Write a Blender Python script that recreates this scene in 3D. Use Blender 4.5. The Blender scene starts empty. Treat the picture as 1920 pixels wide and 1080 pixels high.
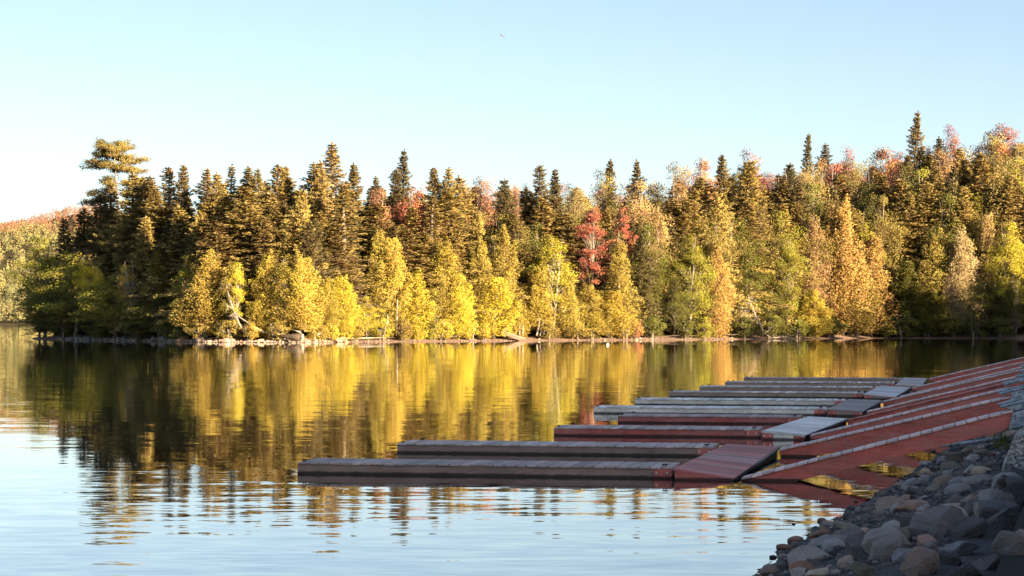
import bpy, bmesh, math, random
import numpy as np
from mathutils import Vector, Matrix

SC = bpy.context.scene
COL = SC.collection
RAD = math.radians

# ------------------------------------------------------------------ camera, sky, sun, exposure
CAM_H, FPX, HZ = 3.0, 4000.0, 603.0          # eye height, focal length in photo pixels, horizon row of the photo
cam_d = bpy.data.cameras.new('camera')
cam_d.sensor_width = 36.0
cam_d.lens = 36.0 * FPX / 1920.0
cam_d.shift_y = (HZ - 540.0) / 1920.0
cam_d.clip_start, cam_d.clip_end = 0.5, 30000.0
cam = bpy.data.objects.new('camera', cam_d)
cam.location = (0, 0, CAM_H)
cam.rotation_euler = (RAD(90), 0, 0)
COL.objects.link(cam)
SC.camera = cam

SUN_EL, SUN_AZ = 15.0, 44.0                  # azimuth: degrees to the right of straight behind the camera
sdir = Vector((math.sin(RAD(SUN_AZ)) * math.cos(RAD(SUN_EL)), -math.cos(RAD(SUN_AZ)) * math.cos(RAD(SUN_EL)), math.sin(RAD(SUN_EL))))
world = bpy.data.worlds.new('World')
SC.world = world
world.use_nodes = True
wn = world.node_tree.nodes
wl = world.node_tree.links
wn.clear()
sky = wn.new('ShaderNodeTexSky')
sky.sky_type = 'NISHITA'
sky.sun_disc = False
sky.sun_elevation = RAD(SUN_EL)
sky.sun_rotation = math.atan2(sdir.x, sdir.y)
sky.altitude = 1500
sky.air_density = 0.8
sky.dust_density = 3.0
sky.ozone_density = 0.0
bg = wn.new('ShaderNodeBackground')
bg.inputs['Strength'].default_value = 0.0415
wo = wn.new('ShaderNodeOutputWorld')
wl.new(sky.outputs[0], bg.inputs[0])
wl.new(bg.outputs[0], wo.inputs[0])

sun_d = bpy.data.lights.new('sun', 'SUN')
sun_d.energy = 4.2
sun_d.angle = RAD(0.5)
sun_d.color = (1.0, 0.74, 0.44)
sun = bpy.data.objects.new('sun', sun_d)
sun.rotation_euler = sdir.to_track_quat('Z', 'Y').to_euler()
COL.objects.link(sun)

SC.view_settings.view_transform = 'Standard'
SC.view_settings.look = 'None'
SC.view_settings.gamma = 1.0
SC.view_settings.use_curve_mapping = False
SC.view_settings.exposure = 2.3
SC.cycles.use_denoising = True
SC.cycles.max_bounces = 8
SC.cycles.diffuse_bounces = 3
SC.cycles.glossy_bounces = 3
SC.cycles.transmission_bounces = 3
SC.cycles.sample_clamp_indirect = 6.0

rng = np.random.default_rng(7)
R = random.Random(11)

# ------------------------------------------------------------------ helpers
def ray(px, py, z=0.0):
    """Photo pixel to the point at height z that lies under it."""
    d = (CAM_H - z) * FPX / (py - HZ)
    return Vector(((px - 960.0) / FPX * d, d, z))

def px_at(px, d):
    return (px - 960.0) / FPX * d

def z_at(py, d):
    return CAM_H - (py - HZ) / FPX * d

def tag(o, label=None, cat=None, group=None, kind=None):
    if label: o['label'] = label
    if cat: o['category'] = cat
    if group: o['group'] = group
    if kind: o['kind'] = kind
    return o

def link(name, me, mat=None, parent=None, color=None):
    o = bpy.data.objects.new(name, me)
    if mat is not None and len(me.materials) == 0:
        me.materials.append(mat)
    COL.objects.link(o)
    if parent is not None:
        o.parent = parent
    if color is not None:
        o.color = (color[0], color[1], color[2], 1.0)
    return o

def empty(name, loc=(0, 0, 0)):
    o = bpy.data.objects.new(name, None)
    o.empty_display_size = 0.2
    COL.objects.link(o)
    o.location = loc
    return o

def mesh_np(name, V, F, tint=None, smooth=False):
    """V (n,3) floats, F (m,k) ints with one k for all faces."""
    me = bpy.data.meshes.new(name)
    V = np.ascontiguousarray(V, np.float32)
    F = np.ascontiguousarray(F, np.int32)
    m, k = F.shape
    me.vertices.add(len(V)); me.vertices.foreach_set('co', V.ravel())
    me.loops.add(m * k); me.loops.foreach_set('vertex_index', F.ravel())
    me.polygons.add(m)
    me.polygons.foreach_set('loop_start', np.arange(0, m * k, k, dtype=np.int32))
    if smooth:
        me.polygons.foreach_set('use_smooth', np.ones(m, bool))
    if tint is not None:
        a = me.attributes.new('tint', 'FLOAT', 'FACE')
        a.data.foreach_set('value', np.ascontiguousarray(tint, np.float32))
    me.update(calc_edges=True)
    return me

class MB:
    """Collects boxes and tubes into one mesh."""
    def __init__(s): s.v = []; s.f = []
    def box(s, x0, x1, y0, y1, z0, z1, M=None):
        b = len(s.v)
        P = [(x0,y0,z0),(x1,y0,z0),(x1,y1,z0),(x0,y1,z0),(x0,y0,z1),(x1,y0,z1),(x1,y1,z1),(x0,y1,z1)]
        if M is not None: P = [tuple(M @ Vector(p)) for p in P]
        s.v += P
        s.f += [tuple(b + i for i in q) for q in ((0,3,2,1),(4,5,6,7),(0,1,5,4),(1,2,6,5),(2,3,7,6),(3,0,4,7))]
        return s
    def hexa(s, P):
        """P: 8 corners, bottom ring of four then top ring of four."""
        b = len(s.v); s.v += [tuple(p) for p in P]
        s.f += [tuple(b + i for i in q) for q in ((0,3,2,1),(4,5,6,7),(0,1,5,4),(1,2,6,5),(2,3,7,6),(3,0,4,7))]
        return s
    def tube(s, pts, rad, n=6, cap=True):
        pts = [Vector(p) for p in pts]
        b = len(s.v)
        for i, p in enumerate(pts):
            t = (pts[min(i + 1, len(pts) - 1)] - pts[max(i - 1, 0)])
            if t.length < 1e-6: t = Vector((0, 0, 1))
            t.normalize()
            a = t.orthogonal() if abs(t.z) < 0.9 else Vector((1, 0, 0)) - t * t.x
            a.normalize(); c = t.cross(a)
            for k in range(n):
                an = 2 * math.pi * k / n
                s.v.append(tuple(p + (a * math.cos(an) + c * math.sin(an)) * rad[i]))
        for i in range(len(pts) - 1):
            for k in range(n):
                k2 = (k + 1) % n
                s.f.append((b + i*n + k, b + i*n + k2, b + (i+1)*n + k2, b + (i+1)*n + k))
        if cap:
            s.f.append(tuple(b + k for k in reversed(range(n))))
            e = b + (len(pts) - 1) * n
            s.f.append(tuple(e + k for k in range(n)))
        return s
    def mesh(s, name, smooth=False):
        me = bpy.data.meshes.new(name)
        me.from_pydata(s.v, [], s.f)
        if smooth:
            for p in me.polygons: p.use_smooth = True
        me.update()
        return me

def bevel_mesh(me, w, seg=1):
    bm = bmesh.new(); bm.from_mesh(me)
    bmesh.ops.bevel(bm, geom=list(bm.edges), offset=w, segments=seg, affect='EDGES', profile=0.6)
    bm.to_mesh(me); bm.free()
    return me

# ------------------------------------------------------------------ materials
def new_mat(name):
    m = bpy.data.materials.new(name); m.use_nodes = True
    nt = m.node_tree; nt.nodes.clear()
    out = nt.nodes.new('ShaderNodeOutputMaterial')
    return m, nt, out

def N(nt, kind, **kw):
    n = nt.nodes.new(kind)
    for k, v in kw.items():
        if k in n.inputs: n.inputs[k].default_value = v
        else: setattr(n, k, v)
    return n

def math_n(nt, op, a, b=None):
    n = nt.nodes.new('ShaderNodeMath'); n.operation = op
    for i, v in enumerate((a, b)):
        if v is None: continue
        if isinstance(v, (int, float)): n.inputs[i].default_value = v
        else: nt.links.new(v, n.inputs[i])
    return n.outputs[0]

def mix_c(nt, fac, a, b, mode='MIX'):
    n = nt.nodes.new('ShaderNodeMix'); n.data_type = 'RGBA'; n.blend_type = mode
    for sock, v in ((n.inputs[0], fac), (n.inputs[6], a), (n.inputs[7], b)):
        if isinstance(v, (int, float)): sock.default_value = v
        elif isinstance(v, tuple): sock.default_value = (v[0], v[1], v[2], 1.0)
        else: nt.links.new(v, sock)
    return n.outputs[2]

def ramp(nt, fac, a, b):
    n = nt.nodes.new('ShaderNodeMapRange')
    n.inputs[1].default_value, n.inputs[2].default_value = a, b
    nt.links.new(fac, n.inputs[0])
    return n.outputs[0]

def noise(nt, vec, scale, detail=3.0, rough=0.55):
    n = nt.nodes.new('ShaderNodeTexNoise')
    n.inputs['Scale'].default_value = scale
    n.inputs['Detail'].default_value = detail
    n.inputs['Roughness'].default_value = rough
    if vec is not None: nt.links.new(vec, n.inputs['Vector'])
    return n

def mapping(nt, vec, scale):
    n = nt.nodes.new('ShaderNodeMapping')
    n.inputs['Scale'].default_value = scale
    nt.links.new(vec, n.inputs['Vector'])
    return n.outputs[0]

def bump(nt, h, dist, strength=1.0):
    n = nt.nodes.new('ShaderNodeBump')
    n.inputs['Strength'].default_value = strength
    n.inputs['Distance'].default_value = dist
    nt.links.new(h, n.inputs['Height'])
    return n.outputs[0]

def principled(nt, out, col, rough=0.7, normal=None, spec=0.3, metal=0.0):
    b = nt.nodes.new('ShaderNodeBsdfPrincipled')
    if isinstance(col, tuple): b.inputs['Base Color'].default_value = (*col, 1)
    else: nt.links.new(col, b.inputs['Base Color'])
    if isinstance(rough, (int, float)): b.inputs['Roughness'].default_value = rough
    else: nt.links.new(rough, b.inputs['Roughness'])
    b.inputs['Specular IOR Level'].default_value = spec
    b.inputs['Metallic'].default_value = metal
    if normal is not None: nt.links.new(normal, b.inputs['Normal'])
    nt.links.new(b.outputs[0], out.inputs[0])
    return b

def coords(nt):
    return nt.nodes.new('ShaderNodeTexCoord').outputs['Object']

def obj_color(nt):
    n = nt.nodes.new('ShaderNodeObjectInfo')
    return n.outputs['Color'], n.outputs['Random']

# leaves: the object's own colour, varied leaf by leaf and by patches of the crown
def leaf_material(name, transl=0.22, soft=0.5):
    m, nt, out = new_mat(name)
    col, rnd = obj_color(nt)
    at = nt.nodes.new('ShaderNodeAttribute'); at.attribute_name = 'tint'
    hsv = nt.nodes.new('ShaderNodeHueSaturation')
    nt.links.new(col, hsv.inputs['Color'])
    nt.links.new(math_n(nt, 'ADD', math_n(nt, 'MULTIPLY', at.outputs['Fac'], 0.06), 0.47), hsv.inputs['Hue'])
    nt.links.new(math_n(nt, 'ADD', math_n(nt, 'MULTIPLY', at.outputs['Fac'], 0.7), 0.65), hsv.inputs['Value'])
    c = hsv.outputs[0]
    co = coords(nt)
    rad = nt.nodes.new('ShaderNodeVectorMath'); rad.operation = 'MULTIPLY'; rad.inputs[1].default_value = (1.0, 1.0, 0.0)
    nt.links.new(co, rad.inputs[0])
    rn = nt.nodes.new('ShaderNodeVectorMath'); rn.operation = 'NORMALIZE'; nt.links.new(rad.outputs[0], rn.inputs[0])
    up = nt.nodes.new('ShaderNodeVectorMath'); up.operation = 'ADD'; up.inputs[1].default_value = (0, 0, 0.35); nt.links.new(rn.outputs[0], up.inputs[0])
    vt = nt.nodes.new('ShaderNodeVectorTransform'); vt.vector_type = 'NORMAL'; vt.convert_from = 'OBJECT'; vt.convert_to = 'WORLD'
    nt.links.new(up.outputs[0], vt.inputs[0])
    ge = nt.nodes.new('ShaderNodeNewGeometry')
    mixn = nt.nodes.new('ShaderNodeMix'); mixn.data_type = 'VECTOR'; mixn.inputs[0].default_value = soft
    nt.links.new(ge.outputs['Normal'], mixn.inputs[4]); nt.links.new(vt.outputs[0], mixn.inputs[5])
    nn = nt.nodes.new('ShaderNodeVectorMath'); nn.operation = 'NORMALIZE'; nt.links.new(mixn.outputs[1], nn.inputs[0])
    d = nt.nodes.new('ShaderNodeBsdfDiffuse'); nt.links.new(c, d.inputs['Color']); nt.links.new(nn.outputs[0], d.inputs['Normal'])
    t = nt.nodes.new('ShaderNodeBsdfTranslucent'); nt.links.new(c, t.inputs['Color'])
    g = nt.nodes.new('ShaderNodeBsdfGlossy'); g.inputs['Roughness'].default_value = 0.5
    g.inputs['Color'].default_value = (1, 1, 1, 1)
    mx = nt.nodes.new('ShaderNodeMixShader'); mx.inputs[0].default_value = transl
    nt.links.new(d.outputs[0], mx.inputs[1]); nt.links.new(t.outputs[0], mx.inputs[2])
    mg = nt.nodes.new('ShaderNodeMixShader'); mg.inputs[0].default_value = 0.025
    nt.links.new(mx.outputs[0], mg.inputs[1]); nt.links.new(g.outputs[0], mg.inputs[2])
    nt.links.new(mg.outputs[0], out.inputs[0])
    return m

def bark_material(name, dark, light, scale=6.0, birch=False):
    m, nt, out = new_mat(name)
    co = coords(nt)
    n = noise(nt, mapping(nt, co, (scale, scale, scale * 0.25 if not birch else scale * 2.5)), 1.0, 4)
    f = ramp(nt, n.outputs[0], 0.35, 0.7)
    if birch: f = ramp(nt, n.outputs[0], 0.38, 0.46)
    principled(nt, out, mix_c(nt, f, dark, light), 0.9, bump(nt, n.outputs[0], 0.03), 0.15)
    return m

def wood_material(name):
    """Painted, weathered timber: the object's own colour with grain, worn patches and damp stain."""
    m, nt, out = new_mat(name)
    col, rnd = obj_color(nt)
    co = coords(nt)
    geo = nt.nodes.new('ShaderNodeNewGeometry')
    add = nt.nodes.new('ShaderNodeVectorMath'); add.operation = 'ADD'
    nt.links.new(geo.outputs['Position'], add.inputs[0])
    cmb = nt.nodes.new('ShaderNodeCombineXYZ'); nt.links.new(math_n(nt, 'MULTIPLY', rnd, 37.0), cmb.inputs[0])
    nt.links.new(cmb.outputs[0], add.inputs[1])
    P = add.outputs[0]
    grain = noise(nt, mapping(nt, P, (2.0, 22.0, 30.0)), 1.0, 4)
    big = noise(nt, mapping(nt, P, (1.2, 1.2, 3.0)), 1.0, 4, 0.65)
    chips = noise(nt, mapping(nt, P, (5.0, 5.0, 16.0)), 1.0, 5, 0.7)
    val = math_n(nt, 'ADD', math_n(nt, 'MULTIPLY', grain.outputs[0], 0.7), math_n(nt, 'MULTIPLY', big.outputs[0], 1.0))
    val = math_n(nt, 'ADD', val, math_n(nt, 'MULTIPLY', math_n(nt, 'SUBTRACT', rnd, 0.5), 0.22))
    hsv = nt.nodes.new('ShaderNodeHueSaturation'); nt.links.new(col, hsv.inputs['Color'])
    nt.links.new(math_n(nt, 'ADD', math_n(nt, 'MULTIPLY', val, 1.15), 0.02), hsv.inputs['Value'])
    nt.links.new(ramp(nt, big.outputs[0], 0.85, 0.1), hsv.inputs['Saturation']) if False else None
    worn = ramp(nt, chips.outputs[0], 0.57, 0.70)
    c1 = mix_c(nt, math_n(nt, 'MULTIPLY', worn, 0.45), hsv.outputs[0], (0.30, 0.28, 0.28))
    fade = noise(nt, mapping(nt, P, (0.7, 0.7, 2.2)), 1.0, 5, 0.7)
    c1 = mix_c(nt, math_n(nt, 'MULTIPLY', ramp(nt, fade.outputs[0], 0.42, 0.68), 0.38), c1, (0.42, 0.33, 0.30))
    scr = noise(nt, mapping(nt, P, (1.1, 3.0, 48.0)), 1.0, 4, 0.75)
    c1 = mix_c(nt, math_n(nt, 'MULTIPLY', ramp(nt, scr.outputs[0], 0.66, 0.72), 0.7), c1, (0.06, 0.045, 0.04))
    dark = ramp(nt, big.outputs[0], 0.62, 0.78)
    c2 = mix_c(nt, math_n(nt, 'MULTIPLY', dark, 0.6), c1, (0.03, 0.025, 0.024))
    # algae and damp just above the waterline
    sep = nt.nodes.new('ShaderNodeSeparateXYZ'); nt.links.new(geo.outputs['Position'], sep.inputs[0])
    edge = math_n(nt, 'ADD', sep.outputs[2], math_n(nt, 'MULTIPLY', math_n(nt, 'SUBTRACT', chips.outputs[0], 0.5), 0.06))
    wet = ramp(nt, edge, 0.065, 0.035)
    c3 = mix_c(nt, math_n(nt, 'MULTIPLY', wet, 0.88), c2, (0.012, 0.012, 0.010))
    principled(nt, out, c3, 0.62, bump(nt, grain.outputs[0], 0.004), 0.3)
    return m

def rock_material(name):
    m, nt, out = new_mat(name)
    col, rnd = obj_color(nt)
    geo = nt.nodes.new('ShaderNodeNewGeometry')
    P = geo.outputs['Position']
    a = noise(nt, P, 3.5, 6, 0.65)
    b = noise(nt, P, 60.0, 4, 0.7)
    lich = noise(nt, P, 9.0, 6, 0.7)
    hsv = nt.nodes.new('ShaderNodeHueSaturation'); nt.links.new(col, hsv.inputs['Color'])
    v = math_n(nt, 'ADD', math_n(nt, 'MULTIPLY', a.outputs[0], 1.1), math_n(nt, 'MULTIPLY', b.outputs[0], 0.9))
    nt.links.new(v, hsv.inputs['Value'])
    c = mix_c(nt, math_n(nt, 'MULTIPLY', ramp(nt, lich.outputs[0], 0.58, 0.66), 0.38), hsv.outputs[0], (0.22, 0.23, 0.2))
    sp = ramp(nt, b.outputs[0], 0.68, 0.74)
    c = mix_c(nt, math_n(nt, 'MULTIPLY', sp, 0.5), c, (0.45, 0.44, 0.42))
    sep = nt.nodes.new('ShaderNodeSeparateXYZ'); nt.links.new(P, sep.inputs[0])
    wet = ramp(nt, math_n(nt, 'ADD', sep.outputs[2], math_n(nt, 'MULTIPLY', a.outputs[0], 0.05)), 0.10, 0.05)
    c = mix_c(nt, math_n(nt, 'MULTIPLY', wet, 0.65), c, (0.015, 0.014, 0.013))
    cr_ = nt.nodes.new('ShaderNodeTexVoronoi'); cr_.feature = 'DISTANCE_TO_EDGE'; cr_.inputs['Scale'].default_value = 4.0; nt.links.new(P, cr_.inputs['Vector'])
    c = mix_c(nt, math_n(nt, 'MULTIPLY', ramp(nt, cr_.outputs['Distance'], 0.02, 0.0), 0.12), c, (0.02, 0.02, 0.02))
    h = math_n(nt, 'ADD', math_n(nt, 'ADD', a.outputs[0], math_n(nt, 'MULTIPLY', lich.outputs[0], 0.5)), math_n(nt, 'MULTIPLY', b.outputs[0], 0.12))
    principled(nt, out, c, 0.7, bump(nt, h, 0.12), 0.4)
    return m

def ground_material(name, c1, c2, scale, c3=None, bumpd=0.05):
    m, nt, out = new_mat(name)
    geo = nt.nodes.new('ShaderNodeNewGeometry'); P = geo.outputs['Position']
    a = noise(nt, P, scale, 6, 0.65); b = noise(nt, P, scale * 0.13, 4)
    c = mix_c(nt, ramp(nt, a.outputs[0], 0.32, 0.68), c1, c2)
    if c3: c = mix_c(nt, ramp(nt, b.outputs[0], 0.5, 0.62), c, c3)
    principled(nt, out, c, 0.95, bump(nt, a.outputs[0], bumpd), 0.1)
    return m

M = {}
M['leaf'] = leaf_material('leaf')
M['needle'] = leaf_material('needle', 0.10)
M['bark'] = bark_material('bark', (0.035, 0.028, 0.022), (0.16, 0.13, 0.10))
M['greybark'] = bark_material('grey_bark', (0.14, 0.12, 0.10), (0.42, 0.37, 0.32))
M['birch'] = bark_material('birch_bark', (0.07, 0.06, 0.05), (0.52, 0.48, 0.42), 3.0, True)
M['driftwood'] = bark_material('driftwood', (0.22, 0.18, 0.15), (0.52, 0.46, 0.39), 4.0)
M['wood'] = wood_material('painted_wood')
M['rock'] = rock_material('rock')
M['duff'] = ground_material('forest_duff', (0.035, 0.026, 0.016), (0.10, 0.075, 0.04), 1.2, (0.05, 0.06, 0.02))
M['turf'] = ground_material('turf', (0.03, 0.05, 0.015), (0.09, 0.10, 0.03), 0.8)
M['bed'] = ground_material('lake_mud', (0.02, 0.02, 0.015), (0.05, 0.045, 0.03), 0.3)
M['gravel'] = ground_material('gravel', (0.05, 0.047, 0.048), (0.17, 0.165, 0.17), 30.0, (0.08, 0.075, 0.075), 0.04)
M['asphalt'] = ground_material('asphalt', (0.035, 0.035, 0.036), (0.065, 0.064, 0.062), 25.0)

def beach_material():
    m, nt, out = new_mat('point_ground')
    geo = nt.nodes.new('ShaderNodeNewGeometry'); P = geo.outputs['Position']
    sep = nt.nodes.new('ShaderNodeSeparateXYZ'); nt.links.new(P, sep.inputs[0])
    a = noise(nt, P, 2.5, 6, 0.7)
    gravel = mix_c(nt, ramp(nt, a.outputs[0], 0.35, 0.65), (0.16, 0.11, 0.085), (0.42, 0.30, 0.24))
    duff = mix_c(nt, ramp(nt, a.outputs[0], 0.35, 0.65), (0.03, 0.022, 0.014), (0.09, 0.065, 0.035))
    f = ramp(nt, math_n(nt, 'ADD', sep.outputs[2], math_n(nt, 'MULTIPLY', a.outputs[0], 0.5)), 0.75, 1.0)
    principled(nt, out, mix_c(nt, f, gravel, duff), 0.95, bump(nt, a.outputs[0], 0.15), 0.1)
    return m
M['point'] = beach_material()

def concrete_material():
    m, nt, out = new_mat('exposed_aggregate')
    geo = nt.nodes.new('ShaderNodeNewGeometry'); P = geo.outputs['Position']
    v = nt.nodes.new('ShaderNodeTexVoronoi'); v.inputs['Scale'].default_value = 26.0
    nt.links.new(P, v.inputs['Vector'])
    big = noise(nt, P, 1.5, 5)
    sep = nt.nodes.new('ShaderNodeSeparateColor'); nt.links.new(v.outputs['Color'], sep.inputs[0])
    c = mix_c(nt, sep.outputs[0], (0.16, 0.155, 0.16), (0.62, 0.60, 0.57))
    c = mix_c(nt, math_n(nt, 'MULTIPLY', ramp(nt, big.outputs[0], 0.5, 0.7), 0.5), c, (0.07, 0.08, 0.04))
    principled(nt, out, c, 0.9, bump(nt, v.outputs['Distance'], 0.03), 0.2)
    return m
M['concrete'] = concrete_material()

def steel_material():
    m, nt, out = new_mat('galvanised_steel')
    geo = nt.nodes.new('ShaderNodeNewGeometry'); P = geo.outputs['Position']
    a = noise(nt, P, 7.0, 5, 0.7)
    c = mix_c(nt, ramp(nt, a.outputs[0], 0.4, 0.65), (0.20, 0.24, 0.27), (0.55, 0.62, 0.68))
    principled(nt, out, c, ramp(nt, a.outputs[0], 0.2, 0.9), None, 0.5, 0.35)
    return m
M['steel'] = steel_material()
m, nt, out = new_mat('dark_iron'); principled(nt, out, (0.02, 0.02, 0.022), 0.5, None, 0.4, 0.6); M['iron'] = m
m, nt, out = new_mat('zinc_bolt'); principled(nt, out, (0.75, 0.75, 0.75), 0.4, None, 0.5, 0.2); M['bolt'] = m
m, nt, out = new_mat('white_plastic'); principled(nt, out, (0.8, 0.8, 0.8), 0.4); M['white'] = m
m, nt, out = new_mat('dark_feather'); principled(nt, out, (0.10, 0.13, 0.18), 0.8); M['feather'] = m

def water_material():
    m, nt, out = new_mat('lake_water')
    geo = nt.nodes.new('ShaderNodeNewGeometry'); P = geo.outputs['Position']
    def slope(sx, sy, scale, detail, seed):
        mp = nt.nodes.new('ShaderNodeMapping'); mp.inputs['Scale'].default_value = (sx, sy, 1.0)
        mp.inputs['Location'].default_value = (seed * 13.7, seed * 7.3, seed * 3.1)
        nt.links.new(P, mp.inputs['Vector'])
        return math_n(nt, 'SUBTRACT', noise(nt, mp.outputs[0], scale, detail, 0.5).outputs[0], 0.5)
    # patches of calm and of breeze, drawn out across the lake
    patch = noise(nt, mapping(nt, P, (0.010, 0.045, 1.0)), 1.0, 3).outputs[0]
    breeze = ramp(nt, patch, 0.40, 0.72)
    # the ripples that run on to the near beach
    sep = nt.nodes.new('ShaderNodeSeparateXYZ'); nt.links.new(P, sep.inputs[0])
    shore = ramp(nt, sep.outputs[1], 42.0, 31.0)
    a1 = slope(0.45, 1.6, 1.0, 2.0, 1)
    a2 = slope(1.6, 5.0, 1.0, 2.0, 2)
    a3 = slope(0.10, 0.30, 1.0, 1.0, 3)
    b1 = slope(0.9, 1.2, 1.0, 2.0, 4)
    k1 = math_n(nt, 'ADD', 0.016, math_n(nt, 'ADD', math_n(nt, 'MULTIPLY', breeze, 0.022), math_n(nt, 'MULTIPLY', shore, 0.014)))
    k2 = math_n(nt, 'ADD', 0.010, math_n(nt, 'ADD', math_n(nt, 'MULTIPLY', breeze, 0.02), math_n(nt, 'MULTIPLY', shore, 0.022)))
    ny = math_n(nt, 'ADD', math_n(nt, 'MULTIPLY', a1, k1), math_n(nt, 'MULTIPLY', a2, k2))
    ny = math_n(nt, 'ADD', ny, math_n(nt, 'MULTIPLY', a3, 0.008))
    nx = math_n(nt, 'MULTIPLY', b1, math_n(nt, 'MULTIPLY', k1, 0.5))
    cmb = nt.nodes.new('ShaderNodeCombineXYZ')
    nt.links.new(nx, cmb.inputs[0]); nt.links.new(ny, cmb.inputs[1]); cmb.inputs[2].default_value = 1.0
    nrm = nt.nodes.new('ShaderNodeVectorMath'); nrm.operation = 'NORMALIZE'
    nt.links.new(cmb.outputs[0], nrm.inputs[0])
    b = principled(nt, out, (0.010, 0.016, 0.014), 0.015, nrm.outputs[0], 0.5)
    b.inputs['IOR'].default_value = 1.38
    b.inputs['Coat Weight'].default_value = 0.55
    b.inputs['Coat IOR'].default_value = 1.4
    b.inputs['Coat Roughness'].default_value = 0.015
    nt.links.new(nrm.outputs[0], b.inputs['Coat Normal'])
    return m
M['water'] = water_material()

# ------------------------------------------------------------------ setting: lake bed, water, point, far hill, near bank
def grid_mesh(name, xs, ys, zf, smooth=True):
    X, Y = np.meshgrid(xs, ys)
    Z = zf(X, Y)
    V = np.stack([X.ravel(), Y.ravel(), Z.ravel()], 1)
    nx, ny = len(xs), len(ys)
    i = np.arange(nx - 1)[None, :] + nx * np.arange(ny - 1)[:, None]
    i = i.ravel()
    F = np.stack([i, i + 1, i + 1 + nx, i + nx], 1)
    return mesh_np(name, V, F, smooth=smooth)

me = mesh_np('ground', np.array([(-9000, -3000, -6), (9000, -3000, -6), (9000, 15000, -6), (-9000, 15000, -6)], float), np.array([[0, 1, 2, 3]]))
tag(link('ground', me, M['bed']), kind='structure')
me = mesh_np('water', np.array([(-9000, -3000, 0), (9000, -3000, 0), (9000, 15000, 0), (-9000, 15000, 0)], float), np.array([[0, 1, 2, 3]]))
tag(link('water', me, M['water']), kind='structure')

SH_X = np.array([px_at(*p) for p in ((-40, 420), (60, 372), (100, 362), (250, 328), (400, 306), (560, 302), (700, 314), (960, 332), (1150, 342), (1300, 352), (1450, 366), (1650, 384), (1900, 380), (2600, 390))])
SH_D = np.array([470, 372, 362, 328, 306, 302, 314, 332, 342, 352, 366, 384, 380, 390], float)

def smooth01(t):
    t = np.clip(t, 0, 1); return t * t * (3 - 2 * t)

def point_z(X, Y):
    X = np.asarray(X, float); Y = np.asarray(Y, float)
    s = Y - np.interp(X, SH_X, SH_D)
    s = np.minimum(s, (X + 86) * 0.9)
    wig = 0.6 * np.sin(X * 0.35) + 0.5 * np.sin(X * 0.9 + 1.3)
    s = s + wig * 0.6
    right = smooth01((X - 5) / 75.0)
    beach = np.clip(s, -60, 5) * 0.10
    up = np.clip(s - 5, 0, None)
    left_h = 5.0 * (1 - np.exp(-up / 28.0))
    right_h = 27.0 * (1 - np.exp(-up / 95.0)) + 0.02 * up
    z = beach + left_h * (1 - right) + right_h * right
    return z + np.where(s > 5, 0.35 * np.sin(X * 0.21 + Y * 0.13) * np.clip(up / 10, 0, 1), 0)

me = grid_mesh('point_terrain', np.arange(-120, 300, 2.0), np.arange(285, 640, 2.0), point_z)
tag(link('point_terrain', me, M['point']), kind='structure')

def hill_z(X, Y):
    t = np.clip((Y - 2000) / 1050.0, -0.2, 1.6)
    crest = 138 + 0.13 * (np.clip(X, -1400, -300) + 720) + 4 * np.sin(X * 0.013) + 4 * np.sin(X * 0.031 + 2)
    crest = crest * (0.25 + 0.75 * smooth01((-360 - X) / 240.0))
    prof = np.where(t < 1, np.sin(np.clip(t, -0.2, 1) * math.pi / 2) ** 1.15 if False else smooth01(t) * 0.55 + np.clip(t, -0.2, 1) * 0.45, 1.0 - 0.15 * (t - 1))
    return prof * crest + 5 * np.sin(X * 0.02 + Y * 0.017) * np.clip(t, 0, 1) + np.where(t > 0, 1.0, -2)
me = grid_mesh('far_hill', np.arange(-2200, 1600, 25.0), np.arange(1960, 3700, 25.0), hill_z)
tag(link('far_hill', me, M['duff']), kind='structure')

# near bank: axis runs along the waterline
W0 = Vector((2.9, 25.0, 0.0)); WT = Vector((0.267, 0.9637, 0)); WN = Vector((0.9637, -0.267, 0))
WALL_N = 2.25
def bank_prof(n):
    return np.interp(n, [-30, -8, 0, 2.3, 2.98, 3.2, 12, 20, 45, 70, 130, 200], [-5.5, -2.6, 0.0, 0.70, 0.72, 1.36, 1.40, 3.0, 19.5, 28, 31, 31])  # the unseen hill inland is shaped to shade docks and far shore
def edge_shift(t):
    return np.interp(t, [-5, 6, 12, 20, 30, 45, 70], [-0.05, -0.05, 0.18, 0.36, 0.6, 0.6, 0.0])
def bank_z(X, Y):
    n = (np.asarray(X) - W0.x) * WN.x + (np.asarray(Y) - W0.y) * WN.y
    t = (np.asarray(X) - W0.x) * WT.x + (np.asarray(Y) - W0.y) * WT.y
    n_ = n - edge_shift(t) * np.clip((2.3 - n) / 2.3, 0, 1.2)
    z = bank_prof(n_)
    z = z * np.where(n > 12, 1 - 0.04 * smooth01((t - 140) / 130.0) * np.clip((n - 12) / 30, 0, 1), 1)
    return z + np.where((n > 0.0) & (n < 2.4), 0.05 * np.sin(t * 1.7) * np.sin(n * 2.3), 0) + np.where(n > 20, 1.8 * np.sin(t * 0.07) + 1.1 * np.sin(t * 0.19 + n * 0.1), 0) * np.clip((n - 20) / 30, 0, 1)
ns = np.array([-30, -20, -12, -8, -5, -3, -2, -1.4, -0.9, -0.5, -0.2, 0.1, 0.4, 0.7, 1.0, 1.4, 1.8, 2.1, 2.3, 2.98, 3.2, 5, 8, 12, 15, 20, 26, 32, 38, 45, 55, 70, 95, 130, 200])
ts = np.concatenate([np.arange(-260, -10, 10.0), np.arange(-10, 90, 0.5), np.arange(90, 460, 8.0)])
Nn, Tt = np.meshgrid(ns, ts)
Xb = W0.x + Nn * WN.x + Tt * WT.x; Yb = W0.y + Nn * WN.y + Tt * WT.y
Zb = bank_z(Xb, Yb)
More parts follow.
